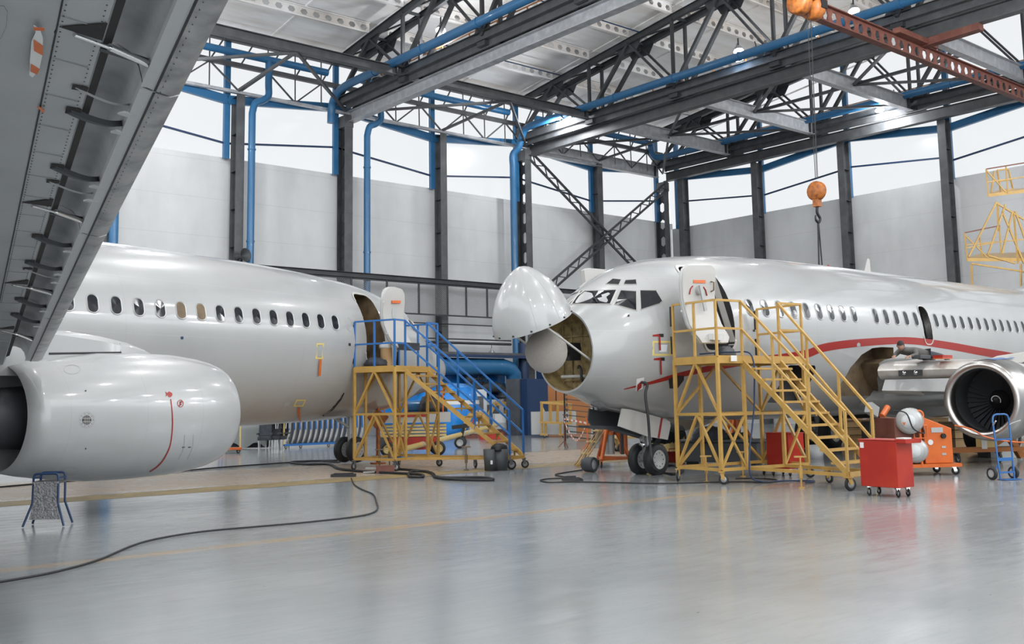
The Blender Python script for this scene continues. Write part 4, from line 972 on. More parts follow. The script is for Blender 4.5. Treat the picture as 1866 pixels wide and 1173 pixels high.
# wing with deployed slats (starboard, over the camera's left) and port wing
QL = NQ+3.73; ZL = 2.255
def wl(L, c, up): return V((QL+.53*(L-5.5)+c, L, ZL+.12*(L-5.5)+up))
wl_o, wlm = wing_part(LA, 1, QL-.53*3.6, ZL-.12*3.6, .53, .12, 1.9, 16.8, 6.2, 1.7, False)
wing_part(LA, -1, QL-.53*3.6, ZL-.12*3.6, .53, .12, 1.9, 16.8, 6.2, 1.7, False)
mb = MB(); mb.lathe((QL+2.2, 0, 1.5), (1, 0, 0), [(-4.6, .1), (-4, 1.1), (-2.8, 1.75), (-1, 2.02), (1.6, 2.02), (3.4, 1.7), (4.6, 1.0), (5, .1)], 32, sy=1.)
for i in range(len(mb.v)): mb.v[i].z = 1.55+(mb.v[i].z-1.5)*.3
mb.build('belly_fairing', 'skin_white', LA)
SL = [(.26, .0), (.18, -.012), (.08, -.015), (.02, .01), (-.0, .05), (0.0, .1), (.04, .16), (.15, .22), (.35, .235), (.5, .2), (.5, .192), (.42, .19), (.34, .165), (.29, .11), (.27, .05)]
segs = [(5.45, 8.3), (8.32, 11.6), (11.62, 14.35), (14.37, 16.7)]
for si, (L0, L1) in enumerate(segs):
    n_ = 3; vs = []; k = len(SL)
    for i in range(n_+1):
        L = L0+(L1-L0)*i/n_; vs += [wl(L, c, u) for c, u in SL]
    fs = [(i*k+j, i*k+(j+1) % k, (i+1)*k+(j+1) % k, (i+1)*k+j) for i in range(n_) for j in range(k)]+[tuple(range(k)), tuple(range(n_*k, n_*k+k))]
    mb = MB(); mb.add(vs, fs); mb.m = [(2 if 9 <= (f_ % k) < 14 else (1 if (f_ % k) in (0, 14) else 0)) if f_ < n_*k else 0 for f_ in range(len(fs))]; mb.sm = [True]*len(fs)
    o_ = mb.build('leading_edge_slat', ['wing_metal', 'slat_rib', 'cove'], LA); recalc(o_); o_.data.set_sharp_from_angle(angle=.6)
    MB().bar(wl(L0, .185, -.013), wl(L1, .185, -.013), .012, .006, (0, 0, 1)).build('slat_groove', 'black', o_)
    MB().bar(wl(L0+.01, .225, -.004), wl(L1-.01, .225, -.004), .085, .006, (0, 0, 1)).build('slat_strip', 'slat_rib', o_)
def on_wing(px, py):
    mi_ = wm(LA).inverted(); o0 = mi_ @ cO; d = mi_.to_3x3() @ ray(px, py)
    t = (ZL+.12*(o0.y-5.5)-o0.z)/(d.z-.12*d.y); p = o0+d*t; return p.y, p.x-QL-.53*(p.y-5.5)
# cut-outs, tracks, rods
for (px, py), (ex, ey), kind in (((160, 62), (275, 125), 'rod'), ((168, 163), (228, 207), 'thin'), ((150, 203), (212, 240), 'track'), ((116, 303), (172, 340), 'track'), ((108, 330), (160, 365), 'thin'), ((80, 372), (145, 407), 'rod'), ((74, 428), (122, 458), 'track'), ((60, 475), (105, 500), 'track'), ((55, 488), (98, 515), 'thin'), ((35, 515), (90, 538), 'rod'), ((38, 542), (75, 567), 'track'), ((30, 570), (62, 595), 'track'), ((14, 598), (55, 622), 'rod')):
    L, c = on_wing(px, py); E, ec_ = on_wing(ex, ey); ec_ = .28; LP = lambda t: L+(E-L)*t
    if kind == 'rod':
        A = [wl(L+.02, .8, -.018), wl(L+.02-.02, .57, -.007), wl(L+.17, .57, -.007)]
        MB().poly(A, .004, V((0, 0, 1))).build('slat_cutout', 'dark_hole', LA)
        MB().cyl(wl(LP(.05), .72, -.02), wl(LP(.45), .5, -.0), .011, 8).cyl(wl(LP(.4), .52, .0), wl(LP(1), .27, .02), .02, 8).build('slat_actuator', 'chrome', LA)
        MB().bar(wl(LP(.5)-.05, .6, .02), wl(LP(1)-.04, .28, .05), .04, .03).build('actuator_bracket', 'rubber_grey', LA)
    else:
        w_ = .04 if kind == 'track' else .025
        MB().poly([wl(L-w_, .66, -.014), wl(L-w_, .565, -.005), wl(L+w_, .565, -.005), wl(L+w_, .66, -.014)], .004, V((0, 0, 1))).build('slat_cutout', 'dark_hole', LA)
        pts = bez([wl(L, .64, -.012), wl(LP(.3), .52, -.01), wl(LP(.7), .38, .015), wl(LP(1), .27, .06)], 5)
        mb = MB()
        for p, q_ in zip(pts, pts[1:]): mb.bar(p, q_, .035 if kind == 'track' else .009, .035 if kind == 'track' else .01)
        mb.build('slat_track' if kind == 'track' else 'slat_cable', 'rubber_grey' if kind == 'track' else 'wheel_grey', LA)
        MB().box(wl(E, .285, .0), (.08, .06, .012)).build('track_bracket', 'slat_rib', LA)
# skin seams and rivets under the wing
MB().poly([wl(5.5, .50, .06), wl(16.7, .50, .06), wl(16.7, .575, .03), wl(5.5, .575, .03)], .01, (0, 0, 1)).build('slat_gap_shade', 'dark_hole', LA)  # dark strip laid in to deepen the shade inside the slat gap
MB().bar(wl(5.6, .81, -.019), wl(16.6, .81, -.019), .008, .004).build('skin_seam', 'black', LA)
L = 6.
riv = MB(); 
while L < 16.5:
    MB().bar(wl(L, .6, -.006), wl(L+.02, .81, -.017), .004, .004).build('panel_seam', 'seam', LA); L += .42
L = 9.
for k in range(150):
    L = 9.+k*.05
    for c in (.60, .79): riv.box(wl(L, c, -.012 if c < .7 else -.02), (.006, .006, .004))
for k in range(60):
    L = 12+k*.07; riv.box(wl(L, .15, -.016), (.005, .005, .003))
rv = riv.build('rivets', 'steel_dark', LA); rv['kind'] = 'stuff'
fl_pts = [on_wing(x, y) for x, y in ((62, 30), (74, 38), (79, 55), (78, 84), (72, 112), (60, 126), (54, 122), (55, 95), (58, 60), (66, 42))]
for i0, nm, m_ in ((0, 'warning_streamer', 'paper'),):
    p = [wl(a, b_, -.04) for a, b_ in fl_pts]; fs_o = MB().poly(p, .004, V((0, 0, 1))).build(nm, m_, LA)
for q4 in (((62, 55), (79, 67), (79, 84), (63, 75)), ((57, 100), (73, 110), (68, 119), (56, 113)), ((62, 32), (82, 33), (82, 38), (62, 37))):
    p = [on_wing(x, y) for x, y in q4]; MB().poly([wl(a, b_, -.046) for a, b_ in p], .003, V((0, 0, 1))).build('streamer_stripe', 'orange_paint', fs_o)
p = [on_wing(x, y) for x, y in ((68, 185), (72, 184), (82, 192), (80, 196))]; MB().poly([wl(a, b_, -.03) for a, b_ in p], .003, V((0, 0, 1))).build('orange_tag', 'orange_paint', LA)
p = [on_wing(x, y) for x, y in ((-20, 0), (8, 2), (14, 12), (12, 40), (2, 62), (-20, 70))]
pp = [wl(a, b_, -.022) for a, b_ in p]; cc = sum(pp, V())/6
ring([cc+(q-cc)*.97 for q in pp], pp).build('access_panel_seam', 'steel_dark', LA)
# engine (starboard)
nac = [(.05, .80), (.12, .84), (.28, .89), (.55, .94), (1.0, .985), (1.8, 1.0), (2.4, .985), (2.95, .93), (3.5, .84), (3.82, .765), (3.8, .745), (3.4, .74), (2.7, .75)]
lipL = [(.35, .66), (.12, .66), (.03, .70), (0, .745), (.02, .775), (.05, .80)]
eq, ez = 12.77, 1.445
eo, ecL = engine(LA, 1, 4.83, eq, ez, nac, [(.3, .665), (.5, .7), (1.2, .76)], lipL, 'skin_nacelle', 1.0, .76)
engine(LA, -1, 4.83, eq, ez, nac, [(.3, .665), (.5, .7), (1.2, .76)], lipL, 'skin_nacelle', 1.0, .76)
MB().lathe(ecL, (1, 0, 0), [(2.7, .74), (2.75, .4), (3.4, .46), (4.2, .40), (4.7, .3)], 32).build('core_cowl', 'steel_dark', LA)
MB().lathe(ecL, (1, 0, 0), [(4.6, .28), (4.8, .2), (5.3, .03)], 24).build('exhaust_plug', 'steel_mid', LA)
nt_ = MB().lathe(ecL, (1, 0, 0), nac, 64); treeN = tree_of(nt_)
for s_ in (1, -1):
    vs = []; zz = ez; prof = [(1.2, .0, .96), (1.45, .10, 1.07), (1.8, .15, 1.17), (2.3, .19, 1.25), (3.0, .22, 1.31), (3.8, .22, 1.33), (4.8, .18, 1.36), (6.2, .1, 1.36)]
    for q, hw_, zt in prof: vs += [V((eq+q, s_*4.83-hw_, zz+.6)), V((eq+q, s_*4.83-hw_, zz+zt-.1)), V((eq+q, s_*4.83-hw_*.6, zz+zt-.02)), V((eq+q, s_*4.83, zz+zt)), V((eq+q, s_*4.83+hw_*.6, zz+zt-.02)), V((eq+q, s_*4.83+hw_, zz+zt-.1)), V((eq+q, s_*4.83+hw_, zz+.6))]
    fs = [(i*7+j, i*7+(j+1) % 7, (i+1)*7+(j+1) % 7, (i+1)*7+j) for i in range(len(prof)-1) for j in range(7)]
    mb = MB(); mb.add(vs, fs, 0, True); o_ = mb.build('engine_pylon', 'skin_white', LA); recalc(o_); o_.data.set_sharp_from_angle(angle=.6)
MB().bar(ecL+V((3.2, .225, .93)), ecL+V((1.95, .18, .985)), .01, .03).build('pylon_gap', 'black', LA)
MB().bar(ecL+V((1.95, .14, 1.13)), ecL+V((1.95, .17, .95)), .01, .01).build('pylon_seam', 'seam', LA)
nm_ = lambda pxs, name, m_, off=.004: fpatch(LA, LA, treeN, pxs, name, m_, off, 2)
ribbon(LA, LA, treeN, [(310, 727), (312, 745), (313, 768), (312, 790), (309, 810), (303, 825), (294, 840), (283, 851), (272, 858)], [(312, 727), (314, 745), (315.4, 768), (314.2, 790), (311, 811), (305, 826.5), (296, 841.5), (285, 852.5), (273, 860)], 'red_line', 'red_mark', 30, .004)
circ = lambda x, y, rx, ry, n=16: [(x+rx*math.cos(2*PI*k/n), y+ry*math.sin(2*PI*k/n)) for k in range(n)]
def rings(x, y, rx, ry, t, name, m_):
    A = [hit(LA, treeN, *p) for p in circ(x, y, rx-t, ry-t, 24)]; B = [hit(LA, treeN, *p) for p in circ(x, y, rx, ry, 24)]
    return ring([p+n*.004 for p, n in A], [p+n*.004 for p, n in B]).build(name, m_, LA)
rings(328.5, 735, 5.8, 7, 1.3, 'prohibition_ring', 'red_mark'); nm_([(325, 739), (331, 729), (332.5, 730.5), (326.5, 741)], 'prohibition_slash', 'red_mark', .006)
nm_([(327, 731), (330, 731), (330.5, 738), (327, 739)], 'prohibition_figure', 'black', .004)
nm_([(305, 715), (308, 713), (313.5, 716), (314, 720), (310.5, 724), (306, 723)], 'red_symbol', 'red_mark', .004); nm_([(300.5, 713), (306, 717), (305, 720), (301.5, 722.5), (302.5, 718)], 'red_symbol_tail', 'red_mark', .004)
rings(158, 765, 14, 14.5, .6, 'grille_ring', 'seam')
gr = nm_(circ(158, 765, 8.3, 8.8), 'cooling_grille', 'black', .004)
for dx in (-5, -2.5, 0, 2.5, 5): nm_([(158+dx-.35, 756.5), (158+dx+.35, 756.5), (158+dx+.35, 773.5), (158+dx-.35, 773.5)], 'grille_bar', 'off_white', .007)
for dy in (-3, 3): nm_([(150, 765+dy-.4), (166, 765+dy-.4), (166, 765+dy+.4), (150, 765+dy+.4)], 'grille_bar', 'off_white', .008)
rings(131, 673, 15, 8.5, .5, 'panel_ring', 'seam'); rings(128, 857.5, 15, 7, .5, 'panel_ring', 'seam')
for x, y in ((156, 712), (156, 817)): nm_(circ(x, y, 1.5, 1.6, 8), 'drain_hole', 'black')
for x in (334, 345): nm_([(x-2.5, 814), (x+2.5, 813.5), (x+2.5, 815), (x-2.5, 815.5)], 'latch', 'black')
for a in range(10): nm_(circ(158+11.3*math.cos(a*PI/5), 765+11.6*math.sin(a*PI/5), .7, .8, 5), 'screw_head', 'black')
ribbon(LA, LA, treeN, [(336, 792), (334, 815), (324, 838)], [(336.6, 792), (334.6, 815), (324.6, 838)], 'hatch_seam', 'seam', 8); ribbon(LA, LA, treeN, [(352, 792), (350, 815), (341, 837)], [(352.6, 792), (350.6, 815), (341.6, 837)], 'hatch_seam', 'seam', 8)
# ---------------------------------------------------------------- access stands
def caster(parent, p, r, rz=0, fork='yellow_paint', hub='wheel_grey', name='caster'):
    p = V(p); d = V((math.cos(rz), math.sin(rz), 0)); a = V((-d.y, d.x, 0)); w_ = r*.42
    c_ = V((p.x, p.y, r))+d*r*.35
    o_ = MB().bar(c_+a*w_*.8, V((p.x, p.y, p.z))+a*w_*.6, r*.14, r*.7, d).bar(c_-a*w_*.8, V((p.x, p.y, p.z))-a*w_*.6, r*.14, r*.7, d).box((p.x, p.y, p.z-.01), (r*1.1, r*1.1, .02), rz=rz).build(name, fork, parent)
    t = MB().lathe(c_, a, [(-w_/2, r*.62), (-w_/2, r*.92), (-w_*.3, r), (w_*.3, r), (w_/2, r*.92), (w_/2, r*.62)], 20).build('wheel', 'rubber', o_)
    MB().lathe(c_, a, [(-w_*.42, 0), (-w_*.42, r*.63), (w_*.42, r*.63), (w_*.42, 0)], 14).build('hub', hub, t)
    return o_

FH = V((cF.x, cF.y, 0)).normalized(); RH = V((FH.y, -FH.x, 0))
def fl(x, y): p = atz(x, y, 0); return V((p.x, p.y, 0))
def W(x, y, P, d=0.): return atp(x, y, V(P)+FH*d, FH)   # point of the upright plane through P that faces the camera
def access_stand(label, A, e, dims, zd, h, feet, rail_m, deck_m, pads, bars):
    A = V((*A, 0)); e1 = V((*e, 0)).normalized(); e2 = V((e1.y, -e1.x, 0)); b, c, f, g, L = dims
    P = lambda a, b_, z=0: A+e1*a+e2*b_+V((0, 0, z)); ctr = P(g/2, b/2); o = tuple(ctr)
    t = thing('access_stand', label, 'stand', o); ys = 'yellow_paint'; s_ = .06; zb = .27; zm = zd*.5+.1
    def bar(a, b_, w_, h_, nm, m_=ys): return MB(o).bar(a, b_, w_, h_).build(nm, m_, t)
    legs = [(0, 0), (0, b), (c, b), (f, b), (g, b), (g, 0), (c, 0)]
    for q in legs: bar(P(*q, zb), P(*q, zd-.02), s_, s_, 'leg')
    cs = [(0, 0), (0, b), (g, b), (g, 0)]
    for p, q in zip(cs, cs[1:]+cs[:1]):
        bar(P(*p, zd-.06), P(*q, zd-.06), .06, .14, 'deck_rail'); bar(P(*p, zb), P(*q, zb), s_, s_, 'base_rail'); bar(P(*p, zm), P(*q, zm), .05, .05, 'mid_rail')
    MB(o).poly([P(*q, zd+.02) for q in cs], .03, (0, 0, 1)).build('deck', deck_m, t)
    def X(p, q):
        m_ = ((p[0]+q[0])/2, (p[1]+q[1])/2)
        bar(P(*p, zm), P(*m_, zd-.1), .045, .045, 'diagonal_brace'); bar(P(*q, zm), P(*m_, zd-.1), .045, .045, 'diagonal_brace'); bar(P(*p, zb), P(*m_, zm), .045, .045, 'diagonal_brace'); bar(P(*q, zb), P(*m_, zm), .045, .045, 'diagonal_brace')
    X((0, 0), (0, b)); X((0, 0), (g, 0)); X((g, 0), (g, b)); bar(P(0, b, zb), P(c, b, zm), .04, .04, 'diagonal_brace'); bar(P(c, b, zb), P(0, b, zm), .04, .04, 'diagonal_brace'); bar(P(f, b, zb), P(g, b, zm), .04, .04, 'diagonal_brace')
    F1, F2 = V((*feet[0][:2], 0)), V((*feet[1][:2], 0)); T1, T2 = P(c, b), P(f, b); up = lambda p, z: p+V((0, 0, z))
    for p, q, in ((T1, F1), (T2, F2)):
        bar(up(p, zd-.1), up(q, zb+.02), .045, .1, 'stringer'); bar(up(p, zb), up(q, zb), s_, s_, 'base_rail')
    n = int(round(zd/.235))
    for k in range(1, n):
        t_ = k/n; z = zd-.03-(zd-zb)*t_; a, b_ = T1.lerp(F1, t_), T2.lerp(F2, t_); fw = (F1-T1).normalized()
        MB(o).bar(up(a, z), up(b_, z), .2, .04).build('tread', ys, t)
        if k % 2 == 0: bar(up(b_, z), up(b_, z-.28) if z > .6 else up(b_, zb), .03, .03, 'tread_prop')
    bar(up(F1, zb), up(F2, zb), .08, .08, 'base_rail')
    w_ = .042
    def rail(p, q, nm='guard_rail'): bar(p, q, w_, w_, nm, rail_m)
    for zz in (h, h*.5):
        rail(P(0, 0, zd+zz), P(0, b, zd+zz)); rail(P(0, b, zd+zz), P(c, b, zd+zz)); rail(P(f, b, zd+zz), P(g, b, zd+zz)); rail(P(g, b, zd+zz), P(g, 0, zd+zz))
        hz = zb+zz
        rail(P(c, b, zd+zz), up(F1, hz), 'handrail'); rail(P(f, b, zd+zz), up(F2, hz), 'handrail')
    for q in ((0, 0), (0, b/2), (0, b), (c, b), (f, b), (g, b), (g, b/2), (g, 0)): rail(P(*q, zd), P(*q, zd+h), 'guard_post')
    for p, q in ((T1, F1), (T2, F2)):
        for t_ in (.33, .67, 1.): a = p.lerp(q, t_); z = zd+(zb-zd)*t_; rail(up(a, z-.05), up(a, z+h), 'handrail_post')
    for q in ((0, 0), (g, 0)):
        for z0, z1 in ((.1, .45), (.65, 1.05)): MB(o).bar(P(*q, zd+z0)-e2*.04, P(*q, zd+z1)-e2*.04, .06, .05).build('bumper_pad', 'black', t)
    k = 0
    for q, rz in ((P(0, 0), 3.6), (P(0, b), 5.2), (P(g, 0), 3.9), (P(g, b), 5.0), (F1, -.3), (F2, -.5), (T2.lerp(F2, .5), 4.4)):
        caster(t, (q.x-ctr.x, q.y-ctr.y, zb-.03), .095 if q is not F1 else .115, rz, bars)
    for q, hh in ((P(.0, b*.55)+e1*.12, .5), (T1.lerp(F1, .62)-e1*.16, .55), (P(g*.7, 0)+e2*.1, .5)):
        o2 = V((q.x-ctr.x, q.y-ctr.y, 0)); jk = MB().cyl(o2, o2+V((0, 0, .02)), .06, 10).cyl(o2, o2+V((0, 0, hh)), .017, 8).cyl(o2+V((0, 0, .17)), o2+V((0, 0, .38)), .034, 8).bar(o2+RH*-.11+V((0, 0, hh)), o2+RH*.11+V((0, 0, hh)), .03, .03).build('levelling_jack', ys if rail_m == 'yellow_paint' else 'brown_inner', t)
    mb = MB(o); q0 = [P(g*.1, .2, zb), P(g*.1, .2, .75), P(g*.3, .2, 1.), ]
    return t, P, o, (T1, T2, F1, F2)
tR, PR, oR, _ = access_stand('yellow wheeled access stand with yellow railings at the right aircraft door', (15.60, 13.55), (2.47, -.3), (1.2, .67, 1.72, 2.39, 0), 2.40, 1.08, ((15.73, 9.87), (16.74, 9.96)), 'yellow_paint', 'yellow_paint', 1, 'yellow_paint')
MB(oR).box(PR(.35, 1.29, 2.36), (.16, .004, .11), rz=math.atan2(-.3, 2.47)).build('notice_label', 'paper', tR)
tL, PL, oL, _ = access_stand('access stand with ochre frame and blue railings at the left aircraft door', (13.24, 21.86), (.937, .348), (1.22, .44, 1.39, 1.86, 0), 2.50, 1.13, ((15.68, 18.84), (16.28, 19.04)), 'blue_rail', 'yellow_paint', 1, 'steel_mid')

# ---------------------------------------------------------------- small wheeled things
def TH(name, label, cat, P, rz=0, group=None): return thing(name, label, cat, (P[0], P[1], P[2] if len(P) > 2 else 0), rz, group)
# red tool chest in front
def chest(label, p0, p1, p2, zt, zb, tray=True, dims=None):
    p0, p1, p2 = [V((p.x, p.y, 0)) for p in (p0, p1, p2)]; u = (p1-p0); wv = (p2-p1); w_, d_ = dims; u.normalize(); v = V((-u.y, u.x, 0)); c_ = p0+u*w_/2+v*d_/2
    rz = math.atan2(u.y, u.x); t = TH('tool_chest', label, 'tool chest', c_, rz)
    MB().box((0, 0, (zt+zb)/2), (w_, d_, zt-zb)).build('body', 'red_paint', t, .012)
    MB().box((0, 0, zt+.008), (w_+.02, d_+.02, .02)).build('lid', 'red_paint', t, .006)
    if tray:
        mb = MB(); x = w_/2-.02
        mb.box((x+.09, -.0, zt-.03), (.2, d_*.96, .015)); mb.box((x+.18, 0, zt-.0), (.012, d_*.96, .06)); mb.box((x+.09, -d_*.48, zt), (.2, .012, .06)); mb.box((x+.09, d_*.48, zt), (.2, .012, .06)); mb.build('side_tray', 'red_paint', t)
        MB().box((x+.08, -d_*.2, zt+.02), (.14, .2, .06)).build('paper_box', 'paper', t); MB().box((-w_/2+.06, -d_/2-.002, zt-.08), (.07, .004, .09)).build('sticker', 'paper', t)
    for sx, sy in ((-1, -1), (1, -1), (1, 1), (-1, 1)): caster(t, (sx*(w_/2-.08), sy*(d_/2-.08), zb), .062, -.5, 'chrome', 'chrome')
    return t
b0, b1, b2 = atz(1569, 885, .15), atz(1641, 890, .15), atz(1664, 884, .15)
chest('bright red tool chest on casters in front of the yellow stairs', b0, b1, b2, .89, .15, True, (.70, .42))
b0, b1, b2 = atz(1398, 852, .15), atz(1446, 855, .15), atz(1470, 848, .15)
chest('dark red tool cabinet on casters behind the yellow stand', b0, b1, b2, .86, .15, False, (.62, .45))

# orange oxygen/pressure trolley with two grey drums
P = fl(1682, 866); t = TH('pressure_trolley', 'orange service trolley with two grey drums beside the red tool chest', 'trolley', P, math.radians(-32))
MB().box((0, .3, .2), (1.5, .95, .07)).build('chassis', 'orange_paint', t)
pts = [V((.02, 0, .24)), V((.62, 0, .24)), V((.62, 0, .93)), V((.02, 0, 1.16))]
MB().poly([p+V((0, -.1, 0)) for p in pts], .6, V((0, -1, 0))).build('cabinet', 'orange_paint', t, .012)
MB().box((.3, -.108, .9), (.25, .01, .1)).build('name_plate', 'wheel_grey', t); MB().cyl((.42, -.1, .78), (.42, -.15, .78), .05, 14).build('selector_knob', 'black', t); MB().cyl((.14, -.1, .66), (.14, -.12, .66), .055, 16).build('gauge', 'paper', t)
for z in (.56, .42): MB().box((.42, -.108, z), (.09, .01, .04)).build('latch', 'wheel_grey', t)
MB().cyl((-.1, -.16, .2), (-.1, -.16, 1.12), .03, 10).tube([V((-.1+.09*math.cos(a*PI/8), -.16, 1.2+.09*math.sin(a*PI/8))) for a in range(17)], .025, 8).build('drawbar', 'orange_paint', t)
MB().tube([(-.24, -.18, .75), (-.24, -.18, 1.0), (.04, -.18, 1.0), (.04, -.18, .75), (-.24, -.18, .75)], .014, 6).build('hand_loop', 'orange_paint', t)
MB().box((-.35, .3, .7), (.5, .8, .9)).build('rear_housing', 'red_rust', t)
def drum(c_, d, r, L, t):
    dr = MB().lathe(c_, d, [(0, r*.5), (0, r*.52), (.03, r*.8), (.1, r*.97), (.2, r), (L-.1, r), (L, r*.8), (L, 0)], 28).build('drum', 'wheel_grey', t)
    MB().lathe(V(c_)-V(d)*.02, d, [(0, 0), (0, r*.5), (.04, r*.54)], 24).build('drum_cap', 'white_plastic', dr)
    c2 = V(c_)-V(d)*.025; sd = V(d).cross(V((0, 0, 1))).normalized()
    MB().poly([c2-sd*.05+V((0, 0, -.02)), c2-sd*.11+V((0, 0, -.02)), c2-sd*.08+V((0, 0, -.08))], .004, -V(d)).build('warning_triangle', 'orange_paint', dr)
dd = V((.55, .83, 0)).normalized()
drum((-.42, -.32, 1.09), dd, .26, .75, t); drum((-.30, -.25, .50), dd, .25, .7, t)
MB().tube(bez([(-.65, -.2, 1.3), (-.5, -.4, 1.25), (-.38, -.42, .95), (-.15, -.4, .85), (-.05, -.2, .95)], 5), .014, 6).build('hose', 'rubber', t)
for x, y in ((.65, -.05), (.65, .65), (-.65, .0), (-.65, .65)): caster(t, (x, y, .17), .08, -.4, 'chrome', 'chrome')

# blue hand truck
P = fl(1836, 874); t = TH('hand_truck', 'blue two-wheeled hand truck standing in front of the engine inlet', 'hand truck', P, math.radians(-20))
pts = [(-.17, 0, .02)]+[(-.2, .05, 1.0)]+bez([(-.2, .06, 1.1), (-.17, .06, 1.19), (-.1, .06, 1.22)], 3)+bez([(.1, .06, 1.22), (.17, .06, 1.19), (.2, .06, 1.1)], 3)+[(.17, 0, .02)]
MB().tube(pts, .016, 8).build('frame', 'blue_rail', t)
MB().bar((-.19, .03, .75), (.19, .03, .75), .03, .03).build('crossbar', 'blue_rail', t); MB().box((0, .02, .38), (.36, .015, .06)).build('back_plate', 'blue_rail', t); MB().box((0, .0, .14), (.34, .03, .03)).build('crossbar', 'blue_rail', t)
MB().box((0, -.06, .015), (.4, .2, .012)).build('toe_plate', 'blue_rail', t)
for s_ in (-1, 1):
    MB().tube([(s_*.2, .05, 1.02), (s_*.24, -.02, 1.06), (s_*.3, -.12, 1.1)], .014, 6).build('grip', 'off_white', t)
    wheel((s_*.26, .1, .12), (1, 0, 0), .12, .06, t)
    MB().bar((s_*.17, .02, .3), (s_*.24, .1, .12), .02, .02).build('axle_stay', 'blue_rail', t)

# grey tub with dark covers
c0, c1 = fl(1258, 846), fl(1400, 848); u = (c1-c0).normalized(); t = TH('equipment_crate', 'long grey crate under the right aircraft behind the yellow stand', 'crate', (c0+c1)/2+FH*.5, math.atan2(u.y, u.x)); L_ = (c1-c0).length
MB().box((0, 0, .30), (L_, .9, .48)).build('body', 'rubber_grey', t, .03); MB().box((0, 0, .57), (L_+.12, 1., .05)).build('lid', 'steel_mid', t, .01)
for x in (-.8, .8): MB().box((x, 0, .03), (.1, .7, .06)).build('runner', 'black', t)
def heap(name, label, cat, c_, size, m_, seed=1, parent=None):
    rnd = random.Random(seed); n, k = 9, 16; vs = []
    for i in range(n+1):
        ph_ = PI/2*i/n
        for j in range(k):
            a = 2*PI*j/k; r = math.cos(ph_)**.7*(1+.18*math.sin(3*a+seed)+rnd.uniform(-.08, .08)); vs.append(V((size[0]/2*r*math.cos(a), size[1]/2*r*math.sin(a), size[2]*math.sin(ph_)**.8*(1+rnd.uniform(-.1, .1)))))
    fs = [(i*k+j, i*k+(j+1) % k, (i+1)*k+(j+1) % k, (i+1)*k+j) for i in range(n) for j in range(k)]+[tuple(range(k))[::-1]]
    mb = MB(); mb.add(vs, fs, 0, True); o_ = mb.build(name, m_, parent); o_.location = c_
    if parent is None: tag(o_, label, cat)
    return o_
cc = (c0+c1)/2+FH*.5
heap('dust_sheet', 'crumpled dark blue sheet bundled on the long grey crate', 'sheet', (cc.x-.45, cc.y+.1, .595), (1.1, .6, .32), 'cloth_dark', 3)
heap('dust_sheet', 'small dark cover heaped at the far end of the grey crate', 'sheet', (cc.x+.45, cc.y-.1, .595), (.6, .45, .16), 'cloth_dark', 5)
t = TH('engine_part', 'black engine part hanging low under the right aircraft belly', 'engine part', cc+V((-.5, 1.5, .75)))
MB().lathe((-.6, 0, 0), (1, 0, 0), [(0, .3), (.1, .34), (.7, .28), (1.2, .2), (1.2, 0)], 20).build('casing', 'cloth_dark', t)
for k in range(7): MB().tube(bez([(-.6+.15*k, -.3, .05), (-.5+.15*k, -.36, -.1*(k % 3)), (-.4+.15*k, -.28, -.25)], 4), .02, 6).build('pipe', 'black', t)
for x in (-.4, .4): MB().box((x, 0, -.5), (.08, .6, .5)).build('cradle', 'yellow_pale', t)
# white bucket, red toolbox
P = fl(1488, 836); tag(MB((P.x, P.y, 0)).lathe((P.x, P.y, 0), (0, 0, 1), [(0, 0), (0, .17), (.36, .2), (.36, .18), (.05, .15), (.05, 0)], 20).build('bucket', 'white_plastic'), 'white plastic bucket behind the yellow stairs', 'bucket')
P = fl(1228, 842); t = TH('toolbox', 'red metal toolbox on the floor right of the nose wheel', 'toolbox', P, -.5)
MB().box((0, 0, .14), (.5, .25, .26)).build('body', 'red_paint', t, .01); MB().tube([(-.12, 0, .27), (-.12, 0, .34), (.12, 0, .34), (.12, 0, .27)], .012, 6).build('carry_handle', 'red_paint', t)

# jack under the nose with small yellow steps, hydraulic bottle
P = fl(1112, 850); t = TH('tripod_jack', 'orange tripod jack under the nose left of the nose wheels', 'jack', P)
for x, y in ((-.35, -.1), (.35, -.25), (.1, .45)): MB().cyl((x*1.15, y*1.15, .18), (x*.2, y*.2, 1.02), .05, 10).build('leg', 'orange_paint', t)
for p, q in (((-.4, -.12), (.4, -.28)), ((.4, -.28), (.12, .5)), ((.12, .5), (-.4, -.12))): MB().bar((*p, .2), (*q, .2), .05, .07).build('base_bar', 'orange_paint', t)
MB().cyl((0, 0, .3), (0, 0, .8), .12, 16).build('cylinder', 'wheel_grey', t); MB().cyl((0, 0, .8), (0, 0, 1.14), .07, 12).build('ram', 'orange_paint', t); MB().cyl((0, 0, .76), (0, 0, .84), .15, 16).build('collar', 'orange_paint', t)
MB().cyl((.33, -.15, .3), (.33, -.15, .82), .1, 14).build('oil_tank', 'orange_paint', t); MB().cyl((.12, -.3, .3), (.12, -.3, .8), .04, 8).build('pump_rod', 'steel_dark', t)
MB().tube(bez([(.3, -.2, .85), (.2, -.35, 1.05), (0, -.3, 1.0), (-.05, -.2, .8)], 5), .015, 6).build('hose', 'rubber', t)
for x, y in ((-.42, -.12), (.42, -.3), (.12, .52)): caster(t, (x, y, .17), .07, 1., 'orange_paint')
P = fl(1058, 851); t = TH('step_ladder', 'small yellow three-tread step ladder leaning toward the nose jack', 'ladder', P+FH*.2, math.radians(-35))
for y in (-.17, .17):
    MB().tube(bez([(.55, y, .98), (.12, y, .35), (-.05, y, .1), (-.12, y, .04), (0, y, .03), (.08, y, .12), (.62, y, .9)], 4), .016, 6).build('side_frame', 'yellow_paint', t)
for x, z in ((.1, .32), (.26, .6), (.42, .86)): MB().box((x+.02, 0, z), (.18, .36, .03)).build('tread', 'yellow_pale', t)
